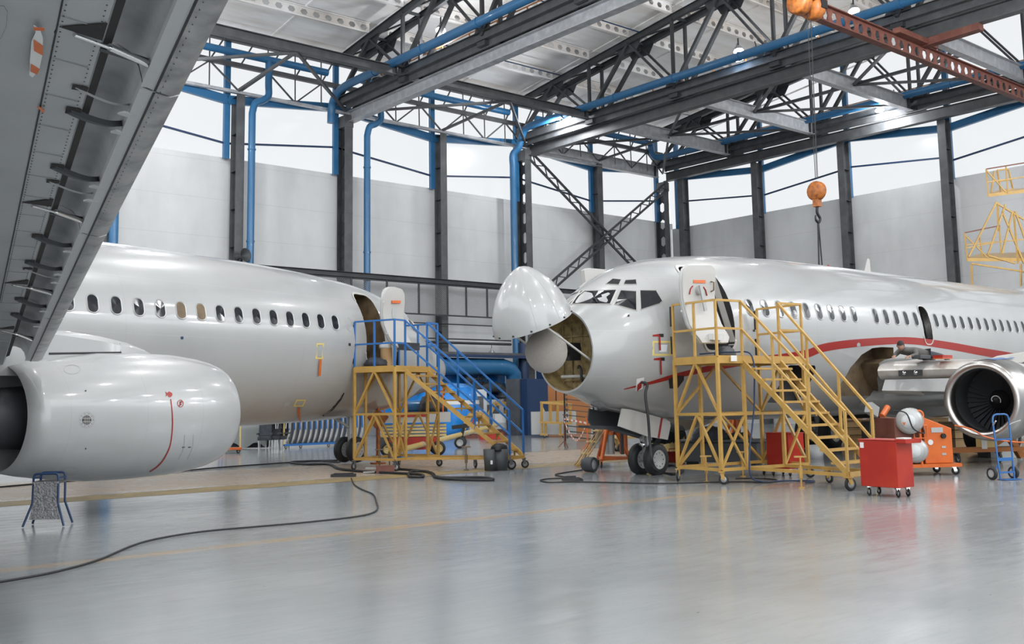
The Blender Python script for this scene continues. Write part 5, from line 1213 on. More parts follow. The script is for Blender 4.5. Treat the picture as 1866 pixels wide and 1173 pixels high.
P = fl(1075, 860); a = RH*.8-FH*.6; a.normalize()
t = TH('hose_spool', 'grey metal canister lying on its side beside the nose jack', 'canister', P+V((0, 0, .17)), 0)
MB().lathe((0, 0, 0), (a.x, a.y, 0), [(-.16, .0), (-.16, .13), (-.1, .165), (.1, .17), (.13, .16), (.13, .12), (.1, .11), (.1, 0)], 24).build('shell', 'rubber_grey', t); MB().lathe((a.x*.1, a.y*.1, 0), (a.x, a.y, 0), [(0, .11), (.02, .1), (.03, 0)], 20).build('end_cap', 'wheel_grey', t)

# barrier posts with tape
def post(label, P, h=.95, m_='red_rust'):
    t = TH('barrier_post', label, 'post', P); MB().cyl((0, 0, .05), (0, 0, h), .02, 8).build('pole', m_, t)
    for k in range(3):
        a = 2*PI*k/3+.3; MB().bar((0, 0, .25), (.22*math.cos(a), .22*math.sin(a), .015), .025, .025).build('foot', m_, t)
    MB().box((0, 0, h), (.06, .06, .04)).build('cap', m_, t); return t
P1 = fl(1029, 816); P2 = fl(1071, 822); post('red barrier post with striped tape, left of the pair', P1, 1.12); post('orange barrier post beside the stacked trays', P2, 1.05, 'orange_paint')
for nm, pr_ in (('low sagging loop of red and white barrier tape', ((0, .9), (.3, .45), (.55, .3), (.8, .55), (1, .95))), ('upper straight run of red and white barrier tape', ((0, .98), (.5, .93), (1, .88)))):
    pts = bez([P1.lerp(P2, a)+V((0, 0, z)) for a, z in pr_], 6); mb = MB(tuple(P1)); mr = MB(tuple(P1))
    o1 = MB(tuple(P1)); k = 0
    for p, q in zip(pts, pts[1:]): o1.bar(p, q, .008, .055, (0, 0, 1), k % 2); k += 1
    tag(o1.build('barrier_tape', ['paper', 'orange_paint']), nm, 'tape')

# yellow frame trolley, stacked trays, grey box
Pt = fl(1015, 797)
t = TH('frame_trolley', 'empty yellow steel frame trolley in front of the blue cabinets', 'trolley', Pt)
def wb(a, b_, w_, nm, m_='yellow_paint', d=0, d2=None, P=Pt, tt=None): return MB(tuple(P)).bar(W(*a, P, d), W(*b_, P, d if d2 is None else d2), w_, w_).build(nm, m_, tt or t)
for x0, x1, y0, y1 in ((987, 987, 731, 768), (1003, 1003, 735, 768), (1016, 1016, 735, 768), (1039, 1039, 740, 770)): wb((x0, y0), (x1, y1), .09, 'upright')
wb((985, 733), (1042, 737), .1, 'top_beam'); wb((983, 769), (1043, 771), .1, 'low_beam'); wb((985, 733), (1030, 731), .08, 'top_beam', d=.1, d2=1.4)
for x, y in ((988, 789), (994, 789), (1021, 792), (1029, 792)): wb((x, 769), (x, y), .07, 'leg')
for x in (991, 1025): wb((x-7, 791), (x+7, 792), .08, 'foot_bar')
for x in (992, 1026): q = W(x, 796, Pt)-V(Pt); caster(t, (q.x, q.y, .16), .07, 0)
P = fl(1014, 800)+FH*3; tag(MB(tuple(P)).box(P+V((0, 0, .62)), (2.0, .8, 1.0), rz=-.7).build('storage_box', 'wheel_grey'), 'grey storage box behind the yellow frame trolley', 'box')
P = fl(1062, 806)+FH*1.5
for k in range(9):
    z = .12+k*.21; mb = MB((P.x, P.y, z)); R_ = Matrix.Rotation(-.7, 3, 'Z'); c_ = V((P.x, P.y, z))
    mb.box(c_, (1.1, .6, .03), R=R_ @ Matrix.Rotation(.12, 3, 'Y')); mb.box(c_+R_ @ V((-.5, 0, .05)), (.03, .6, .12), R=R_); 
    tag(mb.build('stacked_tray', 'steel_dark'), 'dark metal tray in the tall rack of trays under the nose, %s from the floor' % ORD[k], 'tray', 'rack trays')
mb = MB(tuple(P)); R_ = Matrix.Rotation(-.7, 3, 'Z')
tag(mb.box(P+R_ @ V((-.58, .3, 1.)), (.05, .05, 2.)).box(P+R_ @ V((.58, .3, 1.)), (.05, .05, 2.)).box(P+R_ @ V((0, .3, 1.95)), (1.2, .04, .05)).build('tray_rack', 'steel_dark'), 'dark steel rack holding the stacked trays', 'rack')

# black waste bins
P = fl(904, 857); t = TH('waste_bin', 'pair of joined black waste bins with a bag at the foot of the blue-railed stairs', 'bin', P)
for k, dx in enumerate((-.12, .12)):
    p = RH*dx; MB().lathe((p.x, p.y, 0), (0, 0, 1), [(0, 0), (0, .15), (.5, .18), (.5, .165), (.1, .14), (.1, 0)], 18).build('bin_body', 'rubber_grey', t)
heap('bin_bag', '', '', (RH.x*.08, RH.y*.08, .46), (.42, .34, .16), 'rubber', 8, t); MB().box(tuple(RH*-.1-FH*.178+V((0, 0, .2))), (.05, .01, .09), rz=-.7).build('sticker', 'paper', t)

# brown ramp box, black pad, cables
P = fl(702, 862); t = TH('wheel_chock', 'brown box-shaped chock on the floor before the blue-railed stand', 'chock', P, -.55)
MB().box((0, 0, .09), (.42, .22, .17)).build('block', 'red_rust', t); MB().bar((-.2, 0, .04), (-.5, .1, .03), .04, .03).build('handle', 'wheel_grey', t); MB().bar((-.2, 0, .12), (-.45, .12, .12), .03, .03).build('handle', 'wheel_grey', t)
P = fl(626, 868); tag(MB(tuple(P)).box(P+V((0, 0, .03)), (.55, .3, .05), rz=-.6).box(P+V((0, 0, .065)), (.42, .2, .02), rz=-.6).build('foot_pedal', 'black'), 'flat black connector box on the floor left of the cable loops', 'box')
def cable(name, label, px, r, m_='rubber', z=None, cat='cable', n=8):
    pts = [fl(x, y)+V((0, 0, r+.002)) if len(q) == 2 else atp(x, y, q[2], FH) for q in px for x, y in [q[:2]]]
    return tag(MB(tuple(pts[0])).tube(bez(pts, n), r, 6).build(name, m_), label, cat)
cable('power_cable', 'long thin black cable curving across the open floor to the left edge', [(640, 872), (646, 884), (660, 893), (680, 902), (686, 916), (688, 928), (676, 937), (640, 944), (560, 953), (470, 961), (380, 969), (310, 979), (250, 993), (180, 1022), (110, 1042), (40, 1056), (-60, 1072)], .013)
cable('power_cable', 'straight black cable running left behind the engine nacelle', [(620, 843), (560, 842), (400, 853), (300, 863), (150, 876), (0, 889), (-80, 896)], .02)
cable('power_cable', 'thick black cable looping in front of the blue-railed stand', [(615, 841), (560, 842), (530, 844), (560, 848), (600, 848), (618, 856), (660, 861), (740, 865), (768, 867), (770, 871), (750, 871), (744, 866), (752, 861), (775, 861), (790, 866), (795, 872), (830, 876), (890, 877), (897, 875), (870, 872), (800, 872), (780, 862), (720, 856)], .03)
cable('power_cable', 'black cable with coiled slack right of the grey canister', [(1062, 857), (1030, 862), (1012, 866), (1030, 870), (1055, 872), (1061, 876), (1040, 873), (1005, 873), (985, 876), (1000, 880), (1040, 879), (1100, 880), (1200, 882), (1290, 880), (1350, 879), (1400, 880), (1416, 876), (1390, 873), (1340, 873)], .014)
P = fl(1040, 876); tag(MB(tuple(P)).box(P+V((0, 0, .04)), (.35, .1, .06), rz=-.6).box(P+V((.03, .02, .085)), (.2, .07, .03), rz=-.6).build('cable_connector', 'black'), 'black cable connector lying on the floor before the nose wheels', 'connector')
sp = hit(RA, treeR, 1168, 696); sw = wm(RA) @ sp[0]
pts = bez([sw, sw+V((.05, -.12, -.05)), atp(1176, 720, sw+V((0, -.2, 0)), FH), atp(1181, 760, sw+V((0, -.25, 0)), FH), atp(1184, 800, sw+V((0, -.2, 0)), FH), atp(1190, 845, sw+V((0, -.4, 0)), FH), fl(1205, 862)+V((0, 0, .03)), fl(1228, 866)+V((0, 0, .03)), fl(1245, 860)+V((0, 0, .03)), fl(1230, 850)+V((0, 0, .03)), fl(1215, 850)+V((0, 0, .03))], 6)
tag(MB(tuple(sw)).tube(pts, .028, 8).build('ground_power_cable', 'rubber'), 'thick black ground power cable dropping from the nose panel past the nose wheels', 'cable')
q = PR(.75, 1.32, 0)
pts = bez([PR(.6, .1, 2.5), PR(.72, .9, 2.5), PR(.8, 1.33, 2.4), PR(.78, 1.36, 1.6), PR(.7, 1.36, 1.1), PR(.55, 1.4, .6), PR(.5, 1.45, .15), PR(.75, 1.5, .03), PR(1.3, 1.6, .02), PR(1.6, 2.0, .02), PR(1.2, 2.15, .02)], 6)
tag(MB(tuple(pts[0])).tube(pts, .016, 6).build('air_hose', 'blue_dark'), 'thin blue-grey hose hanging from the aircraft door down the yellow stand', 'hose')

# aluminium step under the left engine
P = (fl(44, 962)+fl(112, 957))/2+FH*.15; t = TH('step_stool', 'blue-framed step stool with checker plate front under the left engine', 'stool', P, math.atan2(RH.y, RH.x)+.12)
for y, m_ in ((-.15, 'blue_dark'), (.15, 'yellow_pale')):
    pts = [(-.27, y-(.05 if y < 0 else -.05), .01), (-.17, y, .32), (-.165, y, .66)]+bez([(-.165, y, .66), (-.15, y, .71), (-.1, y, .72)], 3)+bez([(.1, y, .72), (.15, y, .71), (.165, y, .66)], 3)+[(.17, y, .32), (.27, y-(.05 if y < 0 else -.05), .01)]
    MB().tube(pts, .016, 8).build('side_frame', m_ if y < 0 else 'blue_dark', t)
MB().poly([V((-.2, -.175, .1)), V((.21, -.175, .1)), V((.155, -.165, .35)), (V((.155, -.165, .6))), V((-.155, -.165, .6)), V((-.15, -.165, .35))], .012, V((0, -1, 0))).build('front_plate', 'tread_plate', t)
MB().box((0, 0, .6), (.36, .34, .03)).build('top_tread', 'tread_plate', t)
for x in (-.17, .17): MB().bar((x, -.15, .66), (x, .15, .66), .02, .02).build('top_tie', 'blue_dark', t)
# ---------------------------------------------------------------- wall gallery, pump room, background gear
YG = 43.6
def gz(x, y): return aty(x, y, YG)
# mesh gallery along the back wall
xs = [aty(x, 500, YG).x for x in (484, 545, 640, 705, 763, 815, 849, 887, 925, 985)]
ztg, zbg = 7.85, 6.15
for i in range(len(xs)-1):
    a, b_ = xs[i], xs[i+1]; 
    z0 = zbg
    t = thing('mesh_guard', 'dark framed wire mesh guard panel on the wall gallery, %s from the left' % ORD[i], 'guard', (a, YG, z0))
    o = (a, YG, z0)
    MB(o).box(((a+b_)/2, YG, (ztg+z0)/2), (b_-a-.1, .01, ztg-z0-.1)).build('mesh', 'wire_mesh', t)
    MB(o).b2((a, YG-.03, z0), (a+.05, YG+.03, ztg)).b2((b_-.05, YG-.03, z0), (b_, YG+.03, ztg)).b2((a+.08, YG-.03, z0), (b_-.08, YG+.03, z0+.08)).b2((a+.08, YG-.03, ztg-.08), (b_-.08, YG+.03, ztg)).build('frame', 'steel_dark', t)
tag(MB((xs[0], YG, 7.98)).ib((xs[0]-1, YG, 7.98), (50, YG, 7.98), .25, .3).build('gallery_beam', 'steel_dark'), 'long dark horizontal beam carrying the mesh gallery on the back wall', 'beam')
tag(MB((20, YG, 4.7)).cyl((22, YG, 4.75), (36.5, YG, 4.75), .07, 8).cyl((22, YG, 4.95), (36.5, YG, 4.95), .04, 6).build('wall_pipe', 'steel_dark'), 'thin dark double pipe along the back wall at lamp height', 'pipe')
tag(MB((20, YG+.2, 6)).cyl((26, YG+.2, 5.75), (36.5, YG+.2, 5.75), .03, 6).build('wall_cable', 'black'), 'thin black cable run along the back wall below the mesh gallery', 'cable')
p = gz(896, 641); t = thing('pendant_lamp', 'small grey pendant lamp below the wall pipe', 'lamp', p)
MB().lathe((0, 0, -.1), (0, 0, 1), [(0, .22), (.12, .16), (.2, .06), (.3, .05), (.3, 0)], 14).build('shade', 'lamp_shade', t); MB().cyl((0, 0, .18), (0, 0, .5), .015, 5).build('cord', 'black', t)
p = aty(441, 466, 43.8); t = thing('horn_speaker', 'grey horn loudspeaker on the wall above the left fuselage', 'speaker', p)
MB().lathe((0, 0, 0), (.3, -1, .1), [(-.35, .12), (-.3, .14), (-.1, .1), (.05, .16), (.2, .28), (.25, .33), (.24, .3), (.05, .12), (-.05, .0)], 16).build('horn', 'rubber_grey', t); MB().bar((0, .1, 0), (-.1, .2, -.6), .05, .05).build('bracket', 'steel_dark', t)

# blue pump room with pipework
def pw(x, y, Y=42.): return aty(x, y, Y)
xa, xb = pw(700, 700).x, pw(1000, 700).x
t = thing('pump_enclosure', 'blue plant enclosure against the back wall behind the blue-railed stairs', 'enclosure', (30, 42.5, 0)); o = (30, 42.5, 0)
MB(o).b2((xa, 42.6, 0), (35.2, 42.7, 3.9)).build('back_panel', 'blue_bright', t)
for z in (1., 2., 3.): MB(o).b2((xa, 42.56, z), (35.2, 42.6, z+.06)).build('panel_rib', 'blue_dark', t)
MB(o).b2((xa, 41.2, 4.0), (39.5, 43.3, 4.12)).build('canopy', 'steel_mid', t)
MB(o).b2((xa, 41.15, 3.85), (37., 41.2, 4.0)).build('canopy_edge', 'blue_dark', t)
def pipe(pts, r, m_, label, flanges=()):
    q = [pw(x, y, Y) for x, y, Y in pts]; mb = MB(tuple(q[0])); mb.tube(q, r, 14)
    for x, y, Y, d in flanges: c_ = pw(x, y, Y); d = V(d)*.05; mb.cyl(c_-d, c_+d, r*1.4, 14)
    return tag(mb.build('plant_pipe', m_), label, 'pipe')
q = [(690, 668, 41.6), (900, 668, 41.6), (918, 669, 41.6), (930, 673, 41.6), (936, 682, 41.6), (937, 700, 41.6), (938, 780, 41.6)]
pipe(q, .42, 'blue_paint', 'large dull blue pipe elbowing down beside the plant enclosure', ((937, 700, 41.6, (0, 0, 1)),))
pipe([(954, 625, 41.9), (954, 700, 41.9), (955, 788, 41.9)], .3, 'blue_dark', 'dark blue standing pipe right of the elbow pipe')
pipe([(855, 705, 42.), (905, 705, 42.), (914, 708, 42.), (917, 716, 42.), (918, 735, 42.)], .28, 'rubber_grey', 'grey elbow pipe with flanges inside the plant enclosure', ((917, 722, 42., (0, 0, 1)), (918, 735, 42, (0, 0, 1))))
pipe([(852, 677, 42.), (852, 735, 42.)], .16, 'rubber_grey', 'grey vertical pipe with valve inside the plant enclosure', ((852, 690, 42, (0, 0, 1)), (852, 715, 42, (0, 0, 1))))
c_ = pw(878, 690, 41.7); t = thing('valve_wheel', 'dark round handwheel valve on the plant pipework', 'valve', c_)
MB().tube([V((.28*math.cos(a*PI/8), -.02, .28*math.sin(a*PI/8))) for a in range(16)], .035, 6, closed=True).build('rim', 'black', t)
for a in range(3): MB().bar((.27*math.cos(a*PI/3), -.02, .27*math.sin(a*PI/3)), (-.27*math.cos(a*PI/3), -.02, -.27*math.sin(a*PI/3)), .04, .03).build('spoke', 'black', t)
MB().cyl((0, 0, 0), (-.5, .3, 0), .04, 8).lathe((-.6, .3, 0), (1, 0, 0), [(-.25, .12), (-.1, .2), (.1, .2), (.25, .12)], 14).build('valve_body', 'steel_mid', t)
# cabinets
for (x0, x1, y0, y1), m_, lab, Yc in (((962, 998, 690, 793), 'blue_dark', 'dark blue electrical cabinet right of the blue pipes', 36.5), ((998, 1030, 660, 770), 'blue_dark', 'dark blue frame cabinet behind the lifted nose cone', 38.5), ((943, 960, 690, 790), 'steel_mid', 'narrow grey cabinet post left of the dark blue cabinet', 37.)):
    a, b_ = aty(x0, y1, Yc), aty(x1, y0, Yc); w_ = b_.x-a.x; h_ = b_.z
    t = thing('electrical_cabinet', lab, 'cabinet', ((a.x+b_.x)/2, Yc+.4, 0)); MB().box((0, 0, h_/2), (w_, .8, h_)).build('body', m_, t)
    if m_ == 'blue_dark':
        MB().box((0, -.405, h_/2), (w_*.86, .01, h_*.9)).build('door', 'black' if x0 == 998 else 'blue_dark', t)
        if x0 == 962:
            MB().box((-w_*.1, -.415, h_*.25), (w_*.35, .01, .32)).build('notice', 'cardboard', t); MB().poly([V((w_*.12, -.415, h_*.4)), V((w_*.34, -.415, h_*.4)), V((w_*.23, -.415, h_*.5))], .01, (0, -1, 0)).build('warning_sign', 'tape_yellow', t)
P = fl(1040, 790)+FH*2; t = thing('storage_cabinet', 'brown and amber doored cupboard glimpsed under the nose', 'cabinet', P, -.7); MB().box((0, 0, 1.5), (2.2, .7, 3.0)).build('body', 'orange_rail', t); MB().box((-.6, -.36, 1.8), (.05, .02, 2.6)).build('door_gap', 'black', t)

# blue tank with white band, white plant box
P = fl(826, 796); t = TH('water_tank', 'bright blue tank with a white band behind the stairs', 'tank', P)
MB().lathe((0, 0, 0), (0, 0, 1), [(.08, 0), (.08, 1.15), (.4, 1.22), (1.55, 1.22), (2.2, 1.05), (2.45, .6), (2.5, 0)], 32).build('shell', 'blue_bright', t); MB().lathe((0, 0, 0), (0, 0, 1), [(1.5, 1.235), (1.68, 1.225)], 32).build('white_band', 'paper', t)
P = fl(785, 798); t = TH('water_tank', 'bright blue tank partly hidden behind the stand legs', 'tank', P+FH*1.5); MB().lathe((0, 0, 0), (0, 0, 1), [(.08, 0), (.08, .9), (.4, .95), (1.6, .95), (2.1, .6), (2.2, 0)], 28).build('shell', 'blue_bright', t)
for i, (x, y, w_, h_, lab) in enumerate(((865, 793, 1.1, 2.2, 'tall white plant box with dark base left of the orange hoists'), (888, 790, 1.6, 1.7, 'grey concrete-coloured machine box behind the orange hoists'))):
    P = fl(x, y)+FH*1; t = TH('plant_box', lab, 'machine', P, -.6); MB().box((0, 0, h_/2), (w_, .9, h_)).build('body', 'wheel_grey' if i else 'white_plastic', t); MB().box((0, -.455, h_*.7), (w_*.7, .01, h_*.3)).build('panel', 'steel_mid', t)
# orange folding cranes / hoists
def folding_crane(P, lab, s=1., rz=0.):
    t = TH('engine_hoist', lab, 'hoist', P, rz)
    MB().box((0, 0, .07), (1.5*s, .7*s, .14)).box((-.1, -.05, .2*s), (.5*s, .4*s, .25*s)).build('base', 'red_rust', t); MB().box((-.1, -.05, .62*s), (.7*s, .5*s, .7*s)).build('power_pack', 'wheel_grey', t)
    MB().box((-.1, -.31*s, .75*s), (.5*s, .01, .4*s)).build('label_plate', 'paper', t)
    MB().bar((-.8*s, 0, .55*s), (-.3*s, 0, 1.45*s), .16, .2).bar((-.3*s, 0, 1.45*s), (.35*s, 0, 1.4*s), .16, .2).bar((.35*s, 0, 1.4*s), (.85*s, 0, .6*s), .16, .2).build('boom', 'yellow_paint', t)
    MB().box((.9*s, 0, .5*s), (.3*s, .4*s, .5*s)).build('claw', 'yellow_paint', t)
    for k in range(3): MB().cyl((-.2+.12*k, 0, 1.4*s), (-.2+.12*k, 0, 1.65*s), .04, 8).build('valve_stack', 'chrome', t)
folding_crane(fl(915, 792), 'orange folding hoist with white label plate before the blue enclosure', 1.05, -.6)
folding_crane(fl(945, 788), 'second orange folding hoist, nearer the dark blue cabinet', 1.1, -.9)
folding_crane(fl(868, 798), 'small orange hoist half hidden by the stair treads', .75, -.4)
P = fl(895, 800); tag(MB(tuple(P)).box(P+V((0, 0, .13)), (1.0, .5, .25), rz=-.6).build('red_skid', 'red_paint'), 'low red skid frame on the floor behind the stair foot', 'frame')

# scissor lift behind the blue-railed stand
P = fl(748, 832); t = TH('scissor_lift', 'white and cream scissor lift with red chassis behind the blue-railed stand', 'lift', P+FH*.8, math.atan2(RH.y, RH.x)+.15)
MB().box((0, 0, .38), (1.5, .9, .38)).build('chassis', 'red_paint', t); MB().box((-.85, 0, .42), (.5, .8, .4)).build('battery_box', 'steel_mid', t)
for k in range(4): MB().box((0, 0, .62+.1*k), (2.0, .85, .07)).build('scissor_stage', 'yellow_pale', t)
MB().box((0, 0, 1.16), (2.25, 1.0, .3)).build('platform', 'off_white', t); MB().box((-.1, -.505, 1.24), (1.05, .01, .12)).build('red_stripe', 'red_paint', t)
for x in (-.9, -.2, .5, .9): MB().cyl((x, -.4, 1.3), (x, -.4, 2.1), .025, 6).build('guard_post', 'orange_paint', t)
MB().bar((-.9, -.4, 1.95), (.9, -.4, 1.95), .05, .05).build('guard_rail', 'red_paint', t)
for x in (-.8, .75):
    for y in (-.45, .45): wheel((x, y, .22), (0, 1, 0), .22, .16, t, 'wheel', 'yellow_pale')
heap('cover', 'black crumpled cover on top of the scissor lift', 'cover', tuple(P+FH*.8+RH*.6+V((0, 0, 1.32))), (.9, .7, .55), 'black', 4)
tag(MB(tuple(P)).cyl(P+FH*.9+RH*-.3+V((0, 0, 1.5)), P+FH*.9+RH*.45+V((0, 0, 1.5)), .17, 16).build('gas_cylinder', 'blue_paint'), 'small blue cylinder lying on the scissor lift', 'cylinder')
# tow bar
a, b_ = fl(735, 838), fl(905, 802); t = TH('tow_bar', 'long yellow aircraft tow bar with two small wheels', 'tow bar', (a+b_)/2); o = tuple((a+b_)/2)
MB(o).cyl(a+V((0, 0, .3)), b_+V((0, 0, .62)), .085, 12).build('tube', 'yellow_pale', t)
for f_ in (.15, .55, .6): p = a.lerp(b_, f_)+V((0, 0, .3+.32*f_)); d = (b_-a).normalized()*.12; MB(o).cyl(p-d, p+d, .09, 12).build('band', 'off_white', t)
m_ = a.lerp(b_, .52); pw_ = fl(825, 826)
for s_ in (-.45, .45): 
    c2 = m_+FH*s_-V(o); wheel((c2.x, c2.y, .2), (FH.x, FH.y, 0), .2, .1, t)
MB(o).bar(m_+FH*-.4+V((0, 0, .22)), m_+FH*.4+V((0, 0, .22)), .06, .06).bar(m_+V((0, 0, .22)), m_+RH*.15+V((0, 0, .85)), .1, .1).bar(m_+RH*-.3+V((0, 0, .72)), m_+RH*.3+V((0, 0, .78)), .16, .14).build('lift_bracket', 'black', t)
MB(o).cyl(m_+RH*.45+V((0, 0, .75)), m_+RH*.5+V((0, 0, 1.0)), .07, 8).build('pump', 'red_paint', t)
# rusty lifting fixture inside the stand
P = fl(687, 846)+FH*.2; t = TH('lifting_fixture', 'rusty lifting hook fixture standing inside the blue-railed stand', 'fixture', P)
MB().bar((0, 0, .02), (0, 0, 1.75), .1, .06).build('bar', 'hoist_orange', t); MB().poly([V((x*RH.x, x*RH.y, z)) for x, z in ((-.3, 1.25), (0, 1.45), (.3, 1.25), (.08, .95), (-.08, .95))], .05, FH).build('plate', 'hoist_orange', t)
MB().tube([V((RH.x*.1*math.cos(a*PI/8), RH.y*.1*math.cos(a*PI/8), 1.88+.13*math.sin(a*PI/8))) for a in range(16)], .025, 6, closed=True).build('shackle', 'brown_inner', t); MB().box((0, 0, .02), (.3, .3, .04)).build('foot', 'hoist_orange', t)
# trash sacks on the stand deck
p = PL(.9, .3, 2.55); t = tag(MB(tuple(p)).cyl(p, p+V((0, 0, .45)), .15, 14).build('waste_sack', 'cardboard'), 'tan sack standing on the blue-railed deck by the aircraft door', 'sack')
heap('plastic_film', 'crumpled clear film stuffed in the top of the tan sack', 'film', tuple(p+V((0, 0, .452))), (.3, .3, .16), 'white_plastic', 6)
p = PL(.5, .25, 2.55); heap('floor_mat', 'dark crumpled mat on the blue-railed deck at the door sill', 'mat', tuple(p), (.6, .4, .2), 'cloth_dark', 2)
p = PR(1.15, .25, 2.45); heap('floor_mat', 'grey crumpled cloth on the yellow stand at the door sill', 'cloth', tuple(p), (.5, .35, .2), 'rubber_grey', 9)

# seats, covered stack, panel rack, cart behind the left fuselage
P0 = fl(421, 822); P = fl(446, 820)+FH*1.2
t = TH('covered_seats', 'stack of aircraft seats draped in grey translucent plastic sheet', 'sheet', P, math.atan2(RH.y, RH.x))
vs = []; n = 12
for i in range(n+1):
    x = -.85+1.5*i/n
    for j, (y, z) in enumerate(((-.55-.06*math.sin(i*1.7), .15+.1*math.sin(i*.9)), (-.5, .7), (-.45+.03*math.sin(i*2), 1.25), (0, 1.32+.04*math.sin(i)), (.4, 1.25))): vs.append(V((x, y, z)))
mb = MB(); mb.add(vs, [(i*5+j, i*5+j+1, i*5+6+j, i*5+5+j) for i in range(n) for j in range(4)], 0, True); mb.build('plastic_sheet', 'plastic_sheet', t)
MB().box((-.1, 0, .6), (1.4, .7, 1.1)).build('seat_stack', 'cloth_dark', t)
def seat(P, rz, lab, grp, m_='cloth_dark'):
    t = TH('aircraft_seat', lab, 'seat', P, rz, grp)
    MB().box((0, 0, .42), (.46, .45, .14)).build('seat_cushion', m_, t, .03); MB().box((0, .2, .82), (.46, .13, .75), R=Matrix.Rotation(-.2, 3, 'X')).build('backrest', m_, t, .04)
    for x in (-.25, .25): MB().box((x, .02, .58), (.05, .4, .06)).build('armrest', 'rubber_grey', t)
    for x in (-.2, .2): MB().bar((x, -.18, .36), (x*.9, -.22, .0), .03, .03).bar((x, .18, .36), (x, .25, .0), .03, .03).build('leg', 'wheel_grey', t)
    return t
k = 0
for x, y, d in ((476, 821, 0), (491, 820, 0), (506, 819, 0)):
    seat(fl(x, y)+FH*.5, -.6-.2*k, 'dark passenger seat in the row between sheet and panel rack, %s from the left' % ORD[k], 'loose passenger seats'); k += 1
for k in range(3): 
    s_ = seat(fl(477+k*15, 820)+FH*.6+V((0, 0, .75)), -.7, 'dark seat stacked upside on the row beside the panel rack, %s from the left' % ORD[k], 'loose passenger seats', 'rubber_grey')
    s_['label'] = 'grey seat stacked on top of the seat row, %s from the left' % ORD[k]
A_, B_ = fl(517, 818), fl(660, 811); u = (B_-A_).normalized(); t = TH('panel_rack', 'blue and yellow wheeled rack holding curved cabin wall panels', 'rack', A_)
o = tuple(A_); MB(o).bar(A_+V((0, 0, .14)), B_+V((0, 0, .14)), .07, .08).build('front_rail', 'blue_rail', t); MB(o).bar(A_+V((0, 0, .14))+FH*.9, B_+V((0, 0, .14))+FH*.9, .07, .08).build('rear_rail', 'blue_rail', t)
MB(o).bar(A_+V((0, 0, .16)), A_+V((0, 0, 1.75)), .05, .05).bar(A_+u*.1+V((0, 0, .14)), A_+FH*.9+V((0, 0, .14)), .06, .06).build('end_frame', 'yellow_pale', t)
for f_ in (0.02, .2, .55, .95): q = A_.lerp(B_, f_)-A_; caster(t, (q.x, q.y, .12), .06, 0)
nP = 15
for k in range(nP):
    base = A_.lerp(B_, (.02+k*.94/(nP-1)))+V((0, 0, .19)); pts = []
    bow = .16
    mb = MB(tuple(base)); vs = []
    for j in range(9):
        z = 1.5*j/8; x = bow*math.sin(PI*j/8)
        for dx, dy in ((x, 0), (x+.035, 0), (x+.035, .85), (x, .85)): vs.append(base+u*dx+FH*dy+V((0, 0, z)))
    mb.add(vs, [(i*4+j, i*4+(j+1) % 4, i*4+4+(j+1) % 4, i*4+4+j) for i in range(8) for j in range(4)]+[(0, 1, 2, 3), (32, 33, 34, 35)], 0, True)
    tp = thing('cabin_panel', 'white curved cabin wall panel with blue edge in the rack, %s from the left' % ORD[k], 'panel', base, 0, 'cabin wall panels in the rack')
    mb.o = base; mb.v = mb.v; o_ = mb.build('shell', 'off_white', tp); recalc(o_)
    me = MB(tuple(base)); 
    for j in range(5, 8): pass
    p0, p1 = base+u*(bow*.9)+FH*-.01+V((0, 0, .5)), base+u*(bow*.85)+FH*-.01+V((0, 0, 1.1)); MB(tuple(base)).bar(p0, p1, .05, .03, FH).build('edge_trim', 'blue_rail', tp)
P = fl(410, 826); t = TH('small_cart', 'low orange wheeled cart with a yellow post behind the nacelle', 'cart', P); 
MB().box((0, 0, .16), (1.1, .5, .07), rz=-.5).build('deck', 'orange_paint', t); MB().bar((.45, -.2, .18), (.45, -.2, 1.7), .04, .04).build('upright', 'yellow_pale', t); MB().bar((-.2, 0, .2), (-.25, 0, 1.2), .04, .04).bar((-.1, 0, .2), (-.15, 0, 1.2), .04, .04).build('strut', 'blue_rail', t)
for dx in (-.35, .35): caster(t, (dx, -.1-dx*.4, .13), .07, 0)

# yellow raised platform by the right wall
P = V((36.5, 17.2, 0))
def py_(x, y, d=0): return W(x, y, P, d)
t = TH('work_platform', 'tall yellow work platform with railed decks at the right edge', 'platform', P); o = tuple(P); yb = 'yellow_paint'
def yb_(a, b_, w_, nm, d=0, d2=None, m_=yb): return MB(o).bar(py_(*a, d), py_(*b_, d if d2 is None else d2), w_, w_).build(nm, m_, t)
for y0, x0, x1, dp in ((353, 1800, 1900, 2.2), (470, 1762, 1900, 2.2)):
    MB(o).poly([py_(x0, y0), py_(x1, y0+ (0 if y0 > 400 else -12)), py_(x1, y0-12, dp), py_(x0+22, y0-8, dp)], .12, (0, 0, 1)).build('deck', yb, t)
for seg in (((1797, 308), (1870, 296)), ((1797, 308), (1801, 358)), ((1799, 332), (1868, 322)), ((1833, 303), (1836, 352)), ((1797, 310), (1833, 350)), ((1758, 424), (1822, 411)), ((1758, 424), (1763, 476)), ((1760, 446), (1866, 436)), ((1785, 432), (1790, 470)), ((1821, 412), (1824, 462)), ((1758, 428), (1800, 470)), ((1760, 452), (1822, 440))): yb_(*seg, .04, 'guard_rail', m_='red_rust' if seg[0] in ((1797, 308), (1758, 424)) and seg[1][0] in (1870, 1822) else yb)
for seg in (((1816, 368), (1765, 468)), ((1818, 368), (1819, 420)), ((1832, 372), (1800, 465)), ((1826, 385), (1866, 480)), ((1845, 385), (1826, 462)), ((1847, 385), (1855, 480)), ((1850, 385), (1880, 470)), ((1816, 370), (1866, 400)), ((1800, 465), (1850, 480)), ((1770, 480), (1866, 495)), ((1770, 482), (1775, 600)), ((1860, 480), (1862, 640))): yb_(*seg, .055, 'strut')
